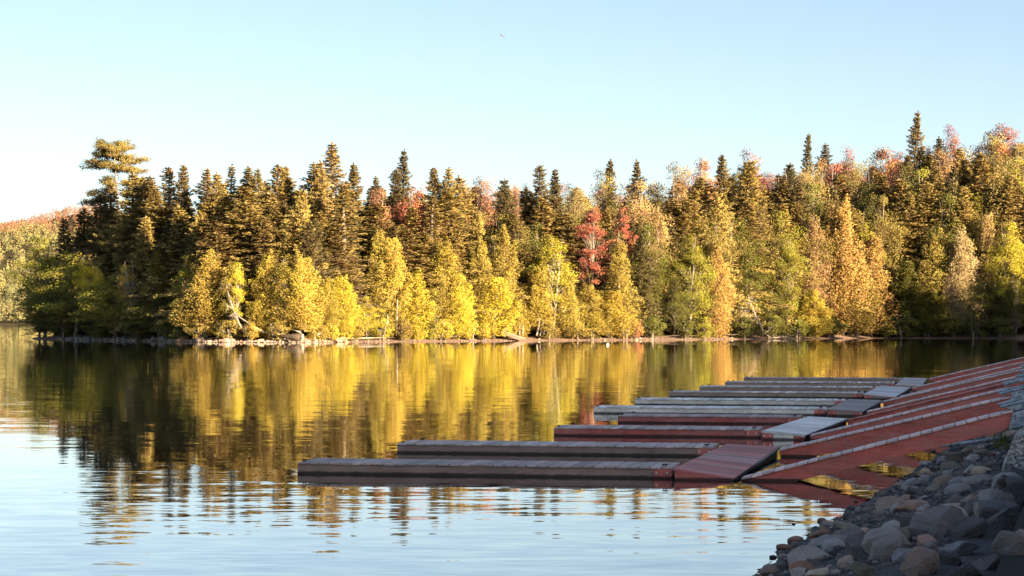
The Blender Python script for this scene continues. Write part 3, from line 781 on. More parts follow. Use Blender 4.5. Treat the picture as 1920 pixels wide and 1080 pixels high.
# ------------------------------------------------------------------ trees of the wooded point, traced one by one
G_SKY = 'spruces along the skyline of the point'
G_CED = 'cedars along the shore of the point'
G_LEAF = 'autumn broadleaf trees on the point'
G_MID = 'conifers in the middle of the wood'
G_BIR = 'birches along the shore of the point'
G_SHR = 'shrubs along the shore of the point'
TREES = [
 # the tip, in shade
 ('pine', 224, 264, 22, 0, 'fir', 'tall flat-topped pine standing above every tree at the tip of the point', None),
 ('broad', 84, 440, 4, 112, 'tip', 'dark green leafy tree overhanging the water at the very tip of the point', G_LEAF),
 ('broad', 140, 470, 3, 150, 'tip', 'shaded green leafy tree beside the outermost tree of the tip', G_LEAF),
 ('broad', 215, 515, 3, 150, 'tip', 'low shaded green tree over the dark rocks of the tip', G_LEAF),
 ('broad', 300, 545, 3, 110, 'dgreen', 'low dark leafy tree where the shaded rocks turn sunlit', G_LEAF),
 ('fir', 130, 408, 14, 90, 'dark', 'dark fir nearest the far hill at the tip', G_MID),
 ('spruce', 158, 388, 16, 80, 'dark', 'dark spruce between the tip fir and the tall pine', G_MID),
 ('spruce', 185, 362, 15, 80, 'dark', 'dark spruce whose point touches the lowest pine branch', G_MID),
 ('birch', 188, 470, 6, 62, 'yel', 'leaning white birch with yellow top in the shade of the tip', G_BIR, (-14, 0), 0),
 ('birch', 214, 492, 5, 46, 'yel', 'second leaning birch of the tip with bright yellow crown', G_BIR, (-16, 0), 2),
 ('twiggy', 262, 480, 5, 60, 'gold', 'leaning birch with bare forked trunk right of the yellow birches of the tip', G_BIR, (-12, 0), 0),
 ('spruce', 250, 330, 20, 110, 'spruceg', 'broad golden spruce directly under the tall pine', G_MID),
 ('spruce', 292, 350, 18, 90, 'spruceg', 'rounded golden spruce just right of the tall pine', G_MID),
 ('fir', 270, 405, 10, 90, 'spruceg', 'lit fir low under the tall pine', G_MID),
 ('spruce', 236, 322, 17, 90, 'spruceg', 'golden spruce hiding the trunk of the tall pine', G_MID),
 ('spruce', 206, 340, 17, 86, 'spruce', 'olive spruce just left of the trunk of the tall pine', G_MID),
 ('spruce', 272, 328, 21, 90, 'spruce', 'olive spruce touching the right side of the tall pine', G_MID),
 ('broad', 74, 505, 6, 76, 'tip', 'lowest green tree stepping down to the water left of all others', G_LEAF),
 # skyline spruces from the pine to the twin peaks
 ('spruce', 322, 313, 24, 70, 'spruce', 'first slim spruce on the skyline right of the tall pine', G_SKY),
 ('spruce', 351, 309, 25, 74, 'spruce', 'second slim spruce on the skyline right of the tall pine', G_SKY),
 ('spruce', 384, 313, 26, 70, 'spruce', 'third slim spruce on the skyline right of the tall pine', G_SKY),
 ('spruce', 402, 322, 22, 70, 'spruceg', 'fourth slim spruce on the skyline right of the tall pine', G_SKY),
 ('thin', 434, 308, 27, 60, 'spruce', 'thin-topped spruce standing alone in a skyline dip left of the middle', G_SKY),
 ('spruce', 467, 311, 26, 84, 'spruce', 'spruce with a broad flat top right of the thin-topped spruce', G_SKY),
 ('spruce', 490, 316, 24, 60, 'spruce', 'narrow spruce touching the broad flat-topped spruce', G_SKY),
 ('spruce', 517, 309, 26, 80, 'spruceg', 'left one of two close skyline spruces before the tallest spruce', G_SKY),
 ('spruce', 540, 311, 27, 70, 'spruceg', 'right one of two close skyline spruces before the tallest spruce', G_SKY),
 ('spruce', 577, 304, 26, 84, 'spruce', 'wide-armed spruce just left of the tallest spruce', G_SKY),
 ('thin', 622, 266, 24, 96, 'spruce', 'tallest spruce of the point with open layered branches', G_SKY),
 ('spruce', 604, 300, 22, 70, 'spruceg', 'lower spruce leaning on the left of the tallest spruce', G_SKY),
 ('spruce', 664, 305, 24, 80, 'spruce', 'pointed spruce just right of the tallest spruce', G_SKY),
 ('spruce', 703, 330, 34, 50, 'dark', 'tiny dark spruce tip peeping over the pink maple', G_SKY),
 ('spruce', 736, 318, 30, 62, 'dark', 'dark spruce left of the regular pyramid-shaped spruce', G_SKY),
 ('fir', 760, 280, 32, 84, 'dark', 'regular pyramid-shaped dark spruce above the red maple', G_SKY),
 ('spruce', 820, 313, 26, 80, 'spruce', 'left of the twin spruces right of the red skyline maple', G_SKY),
 ('spruce', 837, 314, 25, 70, 'spruceg', 'right of the twin spruces right of the red skyline maple', G_SKY),
 ('spruce', 866, 328, 24, 80, 'spruceg', 'golden spruce right of the twin spruces', G_SKY),
 # middle of the wood, left half
 ('spruce', 332, 385, 11, 100, 'spruceg', 'lit spruce below the first skyline spruces', G_MID),
 ('hemlock', 372, 395, 9, 110, 'hem', 'broad golden hemlock above the leftmost sunlit cedars', G_MID),
 ('spruce', 425, 360, 14, 90, 'spruceg', 'shaggy spruce below the thin-topped skyline spruce', G_MID),
 ('spruce', 462, 350, 12, 110, 'spruceg', 'wide sunlit spruce above the yellow birch on the left', G_MID),
 ('spruce', 520, 385, 13, 90, 'spruce', 'shadowed spruce above the golden cedars left of the middle', G_MID),
 ('hemlock', 560, 355, 12, 110, 'hem', 'shaggy golden hemlock left of the bare grey trunk', G_MID),
 ('thin', 650, 345, 10, 100, 'spruceg', 'spruce with a long bare pale trunk below the tallest spruce', G_MID, (0, 0), 1),
 ('spruce', 608, 395, 12, 90, 'spruceg', 'spruce left of the long bare pale trunk', G_MID),
 ('spruce', 700, 420, 12, 80, 'spruce', 'spruce below the pink maple', G_MID),
 ('spruce', 765, 385, 14, 110, 'spruceg', 'wide spruce below the red skyline maple', G_MID),
 ('thin', 803, 365, 11, 90, 'spruceg', 'spruce with bare lower trunk below the twin spruces', G_MID),
 ('spruce', 850, 350, 12, 110, 'spruceg', 'wide golden spruce right of the twin spruces', G_MID),
 ('hemlock', 895, 400, 12, 90, 'hem', 'golden hemlock above the cedars left of the beached ramp', G_MID),
 # autumn broadleaves on the skyline
 ('broad', 712, 345, 24, 66, 'pink', 'pink maple at the left of the red skyline maple', G_LEAF),
 ('broad', 770, 345, 22, 110, 'red', 'red maple below the pyramid-shaped dark spruce', G_LEAF),
 ('broad', 905, 333, 30, 100, 'pink', 'salmon pink maple on the skyline left of the middle', G_LEAF),
 ('broad', 868, 340, 34, 70, 'orange', 'pale orange crown peeping between twin spruces and salmon maple', G_LEAF),
 ('hemlock', 945, 335, 20, 90, 'dark', 'dark round-topped conifer right of the salmon pink maple', G_MID),
 ('twiggy', 968, 320, 28, 40, 'pink', 'left one of two half-bare pinkish crowns on the middle skyline', G_LEAF),
 ('twiggy', 985, 318, 28, 40, 'orange', 'right one of two half-bare pinkish crowns on the middle skyline', G_LEAF),
 ('spruce', 1011, 309, 24, 62, 'dark', 'dark pointed spruce right of the half-bare pinkish crowns', G_SKY),
 ('spruce', 1033, 317, 24, 66, 'dark', 'dark spruce beside the pointed one right of the half-bare crowns', G_SKY),
 ('spruce', 1015, 370, 14, 110, 'spruceg', 'wide spruce in front of the two dark middle skyline spruces', G_MID),
 ('spruce', 965, 400, 13, 80, 'spruce', 'spruce above the cedar beside the beached ramp', G_MID),
 ('airy', 1080, 333, 26, 80, 'pale', 'pale olive crown left of the round olive crown on the skyline', G_LEAF),
 ('broad', 1135, 322, 28, 100, 'olive', 'round olive crown with a spruce tip rising behind it', G_LEAF),
 ('spruce', 1135, 298, 36, 60, 'dark', 'dark spruce tip rising behind the round olive crown', G_SKY),
 ('fir', 1196, 299, 36, 80, 'dark', 'wide dark spruce top alone above the tan crowns', G_SKY),
 ('maple', 1110, 380, 9, 88, 'red', 'bright red maple standing amid dark conifers in the middle', G_LEAF),
 ('maple', 1168, 392, 12, 62, 'red', 'smaller red maple touching the bright red one', G_LEAF),
 ('spruce', 1060, 400, 13, 90, 'spruce', 'dark spruce left of the bright red maple', G_MID),
 ('broad', 1195, 332, 18, 120, 'tan', 'large tan crown right of the red maples', G_LEAF),
 ('cedar', 1242, 390, 11, 70, 'tan', 'pointed tan cedar right of the large tan crown', G_CED),
 ('broad', 1225, 420, 10, 80, 'brown', 'brownish crown below the pointed tan cedar', G_LEAF),
 ('broad', 1272, 306, 26, 110, 'tan', 'tan orange crown below the rising right skyline', G_LEAF),
 ('broad', 1318, 284, 34, 84, 'rust', 'rusty pink crown where the skyline begins to rise', G_LEAF),
 ('spruce', 1300, 375, 13, 80, 'spruceg', 'ragged golden spruce above the yellow-green shore tree', G_MID),
 ('spruce', 1352, 290, 32, 70, 'spruce', 'spruce right of the rusty pink crown', G_SKY),
 ('broad', 1408, 284, 40, 90, 'maroon', 'dull maroon crown above the great hemlock', G_LEAF),
 ('hemlock', 1400, 300, 14, 150, 'hem', 'great drooping golden hemlock of the right half', G_MID),
 ('hemlock', 1352, 360, 10, 110, 'hem', 'drooping golden hemlock left of the great one', G_MID),
 ('airy', 1500, 298, 24, 110, 'pale', 'pale feathery crown right of the great hemlock', G_LEAF),
 ('fir', 1503, 250, 50, 56, 'dark', 'dark spruce tip above the pale feathery crown', G_SKY),
 ('spruce', 1548, 268, 54, 60, 'dark', 'small dark spruce tip right of the one above the feathery crown', G_SKY),
 ('broad', 1560, 300, 34, 90, 'maroon', 'maroon maple right of the pale feathery crown', G_LEAF),
 ('broad', 1590, 272, 52, 70, 'maroon', 'dull maroon round crown on the skyline above the maroon maple', G_LEAF),
 ('broad', 1600, 320, 30, 90, 'olive', 'olive crown below the maroon maple', G_LEAF),
 ('broad', 1655, 266, 56, 130, 'rust', 'big orange crown left of the tall lone skyline spruce', G_LEAF),
 ('fir', 1713, 207, 62, 76, 'spruce', 'tall lone dark spruce rising highest over the right skyline', G_SKY),
 ('twiggy', 1740, 250, 66, 40, 'red', 'thin red top right of the tall lone spruce', G_LEAF),
 ('spruce', 1757, 255, 64, 50, 'dark', 'small dark spruce between the thin red top and the crimson maple', G_SKY),
 ('broad', 1782, 240, 64, 84, 'maroon', 'crimson maple on the right skyline', G_LEAF),
 ('broad', 1700, 300, 40, 110, 'olive', 'olive crown below the tall lone spruce', G_LEAF),
 ('broad', 1812, 268, 46, 110, 'pale', 'pale green crown below the crimson maple', G_LEAF),
 ('maple', 1880, 222, 72, 110, 'maroon', 'maroon maple tops at the right end of the skyline', G_LEAF),
 ('broad', 1862, 250, 52, 120, 'cedar', 'dark gold crown below the maroon tops', G_LEAF),
 ('broad', 1910, 255, 46, 100, 'olive', 'olive gold crown at the right edge below the maroon tops', G_LEAF),
 ('spruce', 1846, 285, 30, 110, 'spruceg', 'golden spruce below the dark gold crown', G_MID),
 ('broad', 1892, 292, 28, 110, 'tan', 'peach tan crown at the right edge', G_LEAF),
 ('broad', 1790, 325, 26, 80, 'brown', 'brown-red crown left of the golden spruce on the right', G_LEAF),
 ('airy', 1635, 332, 20, 70, 'pale', 'small pale crown with a pointed top above the orange cedars', G_LEAF),
 ('spruce', 1682, 335, 14, 104, 'spruceg', 'left one of three golden spruces above the dark shore cedars', G_MID),
 ('spruce', 1735, 340, 13, 100, 'spruceg', 'middle one of three golden spruces above the dark shore cedars', G_MID),
 ('thin', 1783, 332, 15, 70, 'pale', 'pale slim spruce, last of three above the dark shore cedars', G_MID),
 ('broad', 1540, 370, 18, 80, 'brown', 'brown crown left of the big orange cedar', G_LEAF),
 ('spruce', 1460, 380, 12, 90, 'spruceg', 'golden spruce above the bright green maple', G_MID),
 # front row along the water
 ('spruce', 300, 470, 6, 60, 'cedarg', 'thin golden conifer over the shaded leafy trees left of the lime birch', G_CED),
 ('birch', 352, 480, 4, 56, 'lime', 'lime yellow birch with white trunk at the left end of the sunlit row', G_BIR, (0, 0), 0),
 ('cedar', 385, 468, 4, 82, 'cedar', 'orange-gold cedar right of the lime yellow birch', G_CED),
 ('shrub', 345, 585, 2, 70, 'dgreen', 'low shaded bush left of the orange-gold cedar', G_SHR),
 ('birch', 442, 488, 4, 58, 'lime', 'yellow-green birch behind the fallen pale trunks', G_BIR, (0, 0), 2),
 ('shrub', 430, 600, 2, 66, 'olive', 'olive bush at the foot of the fallen pale trunks', G_SHR),
 ('cedar', 500, 474, 5, 66, 'gold', 'golden cedar left of the forked white birch', G_CED),
 ('birch', 533, 478, 4, 70, 'gold', 'forked white birch between two golden cedars', G_BIR, (0, 0), 0),
 ('cedar', 563, 482, 4, 74, 'gold', 'golden cedar right of the forked white birch', G_CED),
 ('cedar', 610, 522, 4, 56, 'gold', 'small golden cedar with leaning pale stems at its foot', G_CED),
 ('cedar', 642, 520, 3, 56, 'goldy', 'bright yellow cedar above the end of the rocky shore', G_CED),
 ('broad', 686, 556, 3, 52, 'goldy', 'small round golden tree right of the bright yellow cedar', G_LEAF),
 ('shrub', 715, 596, 2, 50, 'lime', 'bright lime bush in the gap of the golden trees', G_SHR),
 ('cedar', 708, 430, 7, 56, 'cedar', 'tall dull gold cedar behind the small round golden tree', G_CED),
 ('cedar', 735, 446, 5, 62, 'gold', 'tall golden cedar with bare white trunks at its foot', G_CED),
 ('cedar', 782, 508, 3, 66, 'goldy', 'yellow cedar whose branches reach down to the water', G_CED),
 ('cedar', 836, 455, 5, 62, 'gold', 'golden cedar left of the lime bush in the middle', G_CED),
 ('birch', 822, 500, 5, 44, 'olive', 'slender birch with two pale stems left of the middle golden cedar', G_BIR, (0, 0), 1),
 ('cedar', 860, 515, 3, 58, 'goldy', 'yellow-green cedar low over the beach left of the ramp', G_CED),
 ('shrub', 808, 590, 2, 40, 'green', 'green bush right of the yellow cedar reaching the water', G_SHR),
 ('cedar', 902, 452, 6, 52, 'cedar', 'slim gold cedar left of the tallest shore cedar', G_CED),
 ('cedar', 942, 423, 5, 72, 'cedar', 'tallest shore cedar, right above the beached ramp', G_CED),
 ('cedar', 925, 520, 3, 76, 'goldy', 'bushy yellow cedar at the foot of the tallest shore cedar', G_CED),
 ('cedar', 968, 530, 4, 44, 'gold', 'small gold cedar on bare stems just behind the beached ramp', G_CED),
 ('birch', 1032, 437, 4, 96, 'lime', 'three-stemmed white birch with wide yellow-green crown right of the ramp', G_BIR, (0, 0), 1),
 ('cedar', 1008, 500, 4, 52, 'gold', 'gold cedar in front of the left side of the three-stemmed birch', G_CED),
 ('cedar', 1058, 500, 4, 56, 'cedar', 'gold cedar right of the three-stemmed birch', G_CED),
 ('cedar', 1105, 535, 4, 62, 'cedar', 'round dull gold cedar left of the tall pointed one below the red maple', G_CED),
 ('cedar', 1160, 453, 4, 66, 'cedar', 'tall pointed gold cedar below the red maples', G_CED),
 ('cedar', 1140, 545, 3, 76, 'gold', 'bushy gold cedar at the foot of the tall pointed one', G_CED),
 ('fir', 1200, 438, 7, 62, 'dark', 'small green spruce with a bare trunk right of the pointed gold cedar', G_MID),
 ('shrub', 1192, 600, 2, 40, 'rust', 'rusty red bush at the foot of the small green spruce', G_SHR),
 ('shrub', 1222, 592, 2, 56, 'dgreen', 'dark green bush right of the rusty bush', G_SHR),
 ('broad', 1292, 432, 5, 92, 'green', 'yellow-green leafy shore tree left of the orange cedar', G_LEAF),
 ('cedar', 1343, 455, 4, 66, 'orange', 'orange cedar left of the grey fallen snag', G_CED),
 ('broad', 1265, 520, 4, 60, 'dgreen', 'dark leafy tree at the foot of the yellow-green shore tree', G_LEAF),
 ('broad', 1405, 470, 8, 80, 'dgreen', 'dark green tree behind the grey fallen snag', G_LEAF),
 ('broad', 1472, 436, 5, 80, 'green', 'bright green leafy tree right of the grey fallen snag', G_LEAF),
 ('cedar', 1522, 408, 7, 54, 'brown', 'dull brown cedar behind the small bright shore cedar', G_CED),
 ('cedar', 1525, 544, 3, 64, 'gold', 'small bright cedar standing alone at the water on the right', G_CED),
 ('cedar', 1580, 378, 5, 82, 'orange', 'big orange cedar, left of a pair', G_CED),
 ('cedar', 1628, 440, 4, 84, 'orange', 'broad orange cedar, right of a pair', G_CED),
 ('cedar', 1606, 520, 3, 80, 'cedarg', 'olive cedar at the foot of the orange pair', G_CED),
 ('cedar', 1702, 490, 5, 80, 'dgreen', 'dark green cedar right of the orange pair', G_CED),
 ('cedar', 1745, 440, 6, 70, 'cedarg', 'olive cedar between the dark green cedar and the pale one', G_CED),
 ('cedar', 1752, 545, 3, 70, 'dgreen', 'low dark cedar over the right shore', G_CED),
 ('cedar', 1802, 434, 5, 64, 'straw', 'pale straw-coloured cedar on the right shore', G_CED),
 ('broad', 1838, 520, 4, 80, 'dgreen', 'dark leafy tree right of the pale straw-coloured cedar', G_LEAF),
 ('cedar', 1848, 400, 8, 60, 'tan', 'tan cedar left of the bright yellow tree', G_CED),
 ('broad', 1892, 408, 6, 90, 'lime', 'bright yellow-green tree at the right edge', G_LEAF),
 ('broad', 1898, 520, 4, 80, 'dgreen', 'dark leafy tree below the bright yellow-green one', G_LEAF),
 ('twiggy', 1903, 575, 2, 44, 'straw', 'pale half-dead bush at the right end of the shore', G_SHR),
 ('shrub', 1450, 596, 2, 70, 'dgreen', 'dark bush right of the fallen snag', G_SHR),
 ('shrub', 1660, 590, 2, 70, 'dgreen', 'dark bush right below the broad orange cedar', G_SHR),
 ('shrub', 260, 590, 2, 80, 'dgreen', 'dark bush over the shaded rocks below the leaning birches', G_SHR),
 ('shrub', 590, 600, 2, 50, 'gold', 'gold bush behind the big dark root log', G_SHR),
 ('shrub', 905, 605, 2, 44, 'goldy', 'yellow bush left of the beached ramp', G_SHR),
 ('shrub', 1080, 605, 2, 60, 'cedarg', 'olive bush under the gold cedar right of the three-stemmed birch', G_SHR),
]
for t in TREES:
    grow(*t[:7], group=t[7], lean=t[8] if len(t) > 8 else (0, 0), var=t[9] if len(t) > 9 else None)

for (x, w, yt, c, lab) in ((1395, 60, 596, 'dgreen', 'dark bush left behind the bare snag'), (1495, 50, 598, 'dgreen', 'dark bush left of the small bright shore cedar'), (1560, 56, 596, 'dgreen', 'dark bush between the small bright cedar and the orange pair'),
        (1700, 70, 588, 'dgreen', 'dark bush right of the bush below the broad orange cedar'), (1735, 70, 594, 'dgreen', 'low dark bush overhanging the right shore, left of two'), (1785, 70, 596, 'dgreen', 'low dark bush overhanging the right shore, right of two'), (1830, 60, 592, 'dgreen', 'dark bush under the dark leafy tree on the right shore'), (1872, 60, 594, 'dgreen', 'dark bush left of the half-dead pale bush'),
        (665, 44, 600, 'gold', 'golden bush at the right end of the rocky shore'), (755, 44, 600, 'cedarg', 'olive bush between white trunks and the water-reaching yellow cedar'), (830, 50, 598, 'goldy', 'yellow bush under the golden cedar left of the middle'), (880, 50, 596, 'goldy', 'yellow bush under the slim gold cedar'), (1030, 40, 606, 'cedarg', 'olive bush at the foot of the three white trunks'), (1110, 60, 600, 'cedar', 'dull gold bush under the round dull gold cedar'),
        (1170, 40, 600, 'gold', 'gold bush under the tall pointed gold cedar'), (1320, 50, 598, 'green', 'green bush left under the orange cedar'), (1290, 50, 600, 'dgreen', 'dark bush under the yellow-green shore tree'), (470, 40, 605, 'gold', 'small gold bush right of the crossing dead trunks'), (520, 44, 603, 'cedarg', 'olive bush above the big dark root log'), (620, 40, 603, 'goldy', 'yellow bush under the bright yellow cedar'),
        (120, 60, 590, 'dgreen', 'dark bush hanging over the water under the outermost tree'), (190, 70, 598, 'dgreen', 'dark bush over the rocks of the tip'), (310, 70, 598, 'dgreen', 'dark bush at the end of the shaded rocks'), (375, 50, 602, 'cedarg', 'olive bush at the foot of the orange-gold cedar')):
    grow('shrub', x, yt, 1.6, w, c, lab, G_SHR)

# trees deep in the wood, seen only in the gaps
SKYX = [40, 90, 130, 180, 260, 350, 450, 600, 700, 900, 1000, 1100, 1250, 1350, 1500, 1650, 1750, 1850, 1920, 2300]
SKYY = [520, 475, 425, 385, 360, 345, 338, 330, 352, 350, 350, 348, 340, 315, 305, 290, 275, 258, 250, 230]
RUSTS = [('broad', 'rust', 'rusty orange leafy tree'), ('broad', 'olive', 'olive gold leafy tree'), ('broad', 'maroon', 'dull maroon leafy tree'), ('broad', 'brown', 'brown leafy tree')]
FILL = [('spruce', 'spruce', 'olive spruce'), ('fir', 'dark', 'dark fir'), ('spruce', 'spruceg', 'golden spruce'), ('broad', 'dgreen', 'dark green leafy tree'), ('broad', 'olive', 'olive leafy tree'), ('broad', 'green', 'green leafy tree')]
REFS = sorted((t[1], t[6]) for t in TREES if len(t[6].split()) <= 10)
used_labels = set()
def fill_label(what, x, row):
    """Says which front tree it stands behind."""
    how = ('close behind', 'behind', 'well behind', 'far behind', 'farthest behind')[row]
    for rx, lab in sorted(REFS, key=lambda r: abs(r[0] - x))[:6]:
        l = '%s %s the %s' % (what, how, lab)
        if l not in used_labels and len(l.split()) <= 16:
            used_labels.add(l); return l
    return l
for row, (s0, s1, step) in enumerate(((9, 14, 26), (16, 24, 30), (28, 40, 34), (44, 60, 44), (66, 95, 56))):
    x = 110.0 + row * 9
    while x < 1990:
        k = R.choice(FILL[:3]) if x < 900 else R.choice(RUSTS) if (row >= 2 and R.random() < 0.6) else R.choice(FILL)
        top = float(np.interp(x, SKYX, SKYY)) + R.uniform(-6, 22) + (70, 34, 8, 4, 2)[row]
        if not (x < 400 and row > 2):
            grow(k[0], x, top, R.uniform(s0, s1), R.uniform(76, 112), k[1], fill_label(k[2], x, row), 'trees deep in the wood')
        x += step * R.uniform(0.75, 1.25)
# dark young growth under the trees
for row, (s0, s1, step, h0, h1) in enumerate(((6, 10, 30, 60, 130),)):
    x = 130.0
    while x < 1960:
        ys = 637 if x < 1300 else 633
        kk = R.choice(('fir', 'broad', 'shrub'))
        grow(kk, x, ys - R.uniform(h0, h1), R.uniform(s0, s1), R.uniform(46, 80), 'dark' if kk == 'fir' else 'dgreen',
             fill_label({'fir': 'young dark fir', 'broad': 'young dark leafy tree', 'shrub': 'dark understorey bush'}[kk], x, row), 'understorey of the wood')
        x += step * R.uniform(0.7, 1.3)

# ------------------------------------------------------------------ unseen wood added on the near bank's hill to make its shadow edge ragged
def add_shadow_wood():
    P, D, L, W, T = [], [], [], [], []
    for k in range(260):
        t = rng.uniform(95, 430); n = rng.uniform(34, 120)
        x = W0.x + n * WN.x + t * WT.x; y = W0.y + n * WN.y + t * WT.y
        if x / y * FPX + 960 < 2080: continue
        z = float(bank_z(x, y)); hh = rng.uniform(9, 15); rr = rng.uniform(2.4, 4.0); m = 150
        u = rng.uniform(0, 1, m) ** 1.3; a = rng.uniform(0, 6.28, m); q = rng.uniform(0.2, 1, m) ** 0.5
        P.append(np.stack([x + np.cos(a) * rr * (1 - u * 0.9) * q, y + np.sin(a) * rr * (1 - u * 0.9) * q, z + hh * (0.08 + 0.92 * u)], 1))
        D.append(rand_unit(m)); L.append(rng.uniform(1.0, 1.9, m)); W.append(rng.uniform(0.8, 1.4, m)); T.append(rng.uniform(0.2, 0.8, m))
    me = crown_mesh('shadow_wood', np.concatenate(P), np.concatenate(D), np.concatenate(L), np.concatenate(W), np.concatenate(T))
    m_, nt, out = new_mat('shadow_wood_leaf'); principled(nt, out, (0.12, 0.12, 0.04), 0.9, None, 0.1)
    tag(link('shadow_wood', me, m_), 'unseen wood added on the hillside to break up its shadow edge', 'wood', kind='stuff')
add_shadow_wood()

# ------------------------------------------------------------------ far wooded hillside: one mass of crowns
def far_forest():
    P, D, L, W, T, CI = [], [], [], [], [], []
    xs = rng.uniform(-1050, -120, 8200); ys = 2005 + 1120 * rng.uniform(0, 1, 8200) ** 1.1
    pxs = xs / ys * FPX + 960
    keep = (pxs > -260) & (pxs < 330)
    xs, ys = xs[keep], ys[keep]
    zs = hill_z(xs, ys)
    for x, y, z in zip(xs, ys, zs):
        t = min(1, max(0, (y - 2005) / 1050))
        n = 70 if t < 0.5 else 44
        conif = rng.random() < (0.35 if t < 0.3 else 0.12)
        hh = rng.uniform(10, 16); rr = rng.uniform(2.6, 4.8) * (0.6 if conif else 1)
        if conif:
            u = rng.uniform(0, 1, n) ** 1.4; a = rng.uniform(0, 6.28, n)
            p = np.stack([np.cos(a) * rr * (1 - u), np.sin(a) * rr * (1 - u), hh * (0.1 + 0.95 * u)], 1)
        else:
            q = rand_unit(n) * rng.uniform(0.5, 1, n)[:, None] ** 0.4
            p = q * np.array([rr, rr, hh * 0.42]) + np.array([0, 0, hh * 0.58])
        P.append(p + np.array([x, y, z])); D.append(rand_unit(n))
        L.append(rng.uniform(0.9, 2.0, n)); W.append(rng.uniform(0.7, 1.4, n)); T.append(np.clip(rng.uniform(0.2, 0.8) + rng.normal(0, 0.12, n), 0, 1))
        redness = smooth01((t - 0.66 + rng.normal(0, 0.05)) / 0.12)
        if conif: c = (0.12, 0.12, 0.065)
        elif rng.random() < redness: c = [(0.25, 0.12, 0.085), (0.29, 0.15, 0.10), (0.27, 0.17, 0.10)][rng.integers(3)]
        else: c = [(0.27, 0.25, 0.11), (0.22, 0.225, 0.11), (0.32, 0.28, 0.11), (0.19, 0.205, 0.10), (0.28, 0.23, 0.12)][rng.integers(5)]  # crown tones kept pale in place of haze over the far hill
        CI.append(np.tile(np.array([*c, 1.0]), (n, 1)))
    P = np.concatenate(P); D = np.concatenate(D)
    V, F = cards(P, D, perp(D), np.concatenate(L), np.concatenate(W))
    me = mesh_np('far_forest', V, F, tint=np.concatenate(T))
    a = me.attributes.new('leafcol', 'FLOAT_COLOR', 'FACE')
    a.data.foreach_set('color', np.concatenate(CI).astype(np.float32).ravel())
    m, nt, out = new_mat('far_leaf')
    at = nt.nodes.new('ShaderNodeAttribute'); at.attribute_name = 'leafcol'
    ti = nt.nodes.new('ShaderNodeAttribute'); ti.attribute_name = 'tint'
    hsv = nt.nodes.new('ShaderNodeHueSaturation'); nt.links.new(at.outputs['Color'], hsv.inputs['Color'])
    nt.links.new(math_n(nt, 'ADD', math_n(nt, 'MULTIPLY', ti.outputs['Fac'], 0.9), 0.55), hsv.inputs['Value'])
    d = nt.nodes.new('ShaderNodeBsdfDiffuse'); nt.links.new(hsv.outputs[0], d.inputs['Color'])
    nt.links.new(d.outputs[0], out.inputs[0])
    o = link('far_forest', me, m)
    tag(o, 'autumn forest covering the distant hill across the lake', 'forest', kind='stuff')
far_forest()

# ------------------------------------------------------------------ rocks
def rock_mesh(name, seed, angular=True, sub=3):
    rs = np.random.default_rng(seed)
    bm = bmesh.new(); bmesh.ops.create_icosphere(bm, subdivisions=sub, radius=1.0)
    V = np.array([v.co[:] for v in bm.verts])
    ncut = rs.integers(7, 11) if angular else rs.integers(5, 9)
    for k in range(ncut):
        n = unit(rs.normal(size=(1, 3)))[0]; dist = rs.uniform(0.42, 0.8) if angular else rs.uniform(0.66, 0.92)
        h = V @ n
        V = V - np.maximum(h - dist, 0)[:, None] * n[None] * (1.0 if angular else 0.7)
    ph = rs.uniform(0, 6.28, 6)
    V *= (1 + 0.05 * np.sin(V[:, :1] * 4 + ph[0]) * np.sin(V[:, 1:2] * 4.5 + ph[1]) + 0.03 * np.sin(V[:, 2:3] * 9 + ph[2]))
    if angular: V += rs.normal(0, 0.012, V.shape)
    V /= np.abs(V).max(axis=0)[None]
    for v, c in zip(bm.verts, V): v.co = c
    me = bpy.data.meshes.new(name); bm.to_mesh(me); bm.free()
    for p in me.polygons: p.use_smooth = not angular
    me.materials.append(M['rock'])
    return me
ANG = [rock_mesh('angular_rock%d' % k, 40 + k, True) for k in range(9)]
RND = [rock_mesh('round_rock%d' % k, 90 + k, False) for k in range(8)]
RC = dict(grey=(0.16, 0.16, 0.165), dark=(0.075, 0.072, 0.078), black=(0.038, 0.037, 0.04), blue=(0.13, 0.14, 0.16), brown=(0.14, 0.115, 0.10), rust=(0.16, 0.10, 0.075),
          tan=(0.25, 0.20, 0.165), pink=(0.22, 0.155, 0.14), green=(0.19, 0.21, 0.18), pale=(0.28, 0.26, 0.24), olive=(0.11, 0.11, 0.09), teal=(0.05, 0.075, 0.085))

def put_rock(P, sx, sy, sz, color, angular, rot=0.0, tilt=0.0, k=None):
    me = (ANG if angular else RND)[(R.randrange(9) if k is None else k) % (9 if angular else 8)]
    o = link('rock', me)
    o.location = P; o.scale = (sx, sy, sz)
    o.rotation_euler = (RAD(R.uniform(-12, 12)), RAD(tilt), RAD(rot))
    c = RC[color]; j = R.uniform(0.7, 1.3) * 2.0
    o.color = (c[0] * j * 1.12, c[1] * j, c[2] * j * 0.9, 1)
    return o

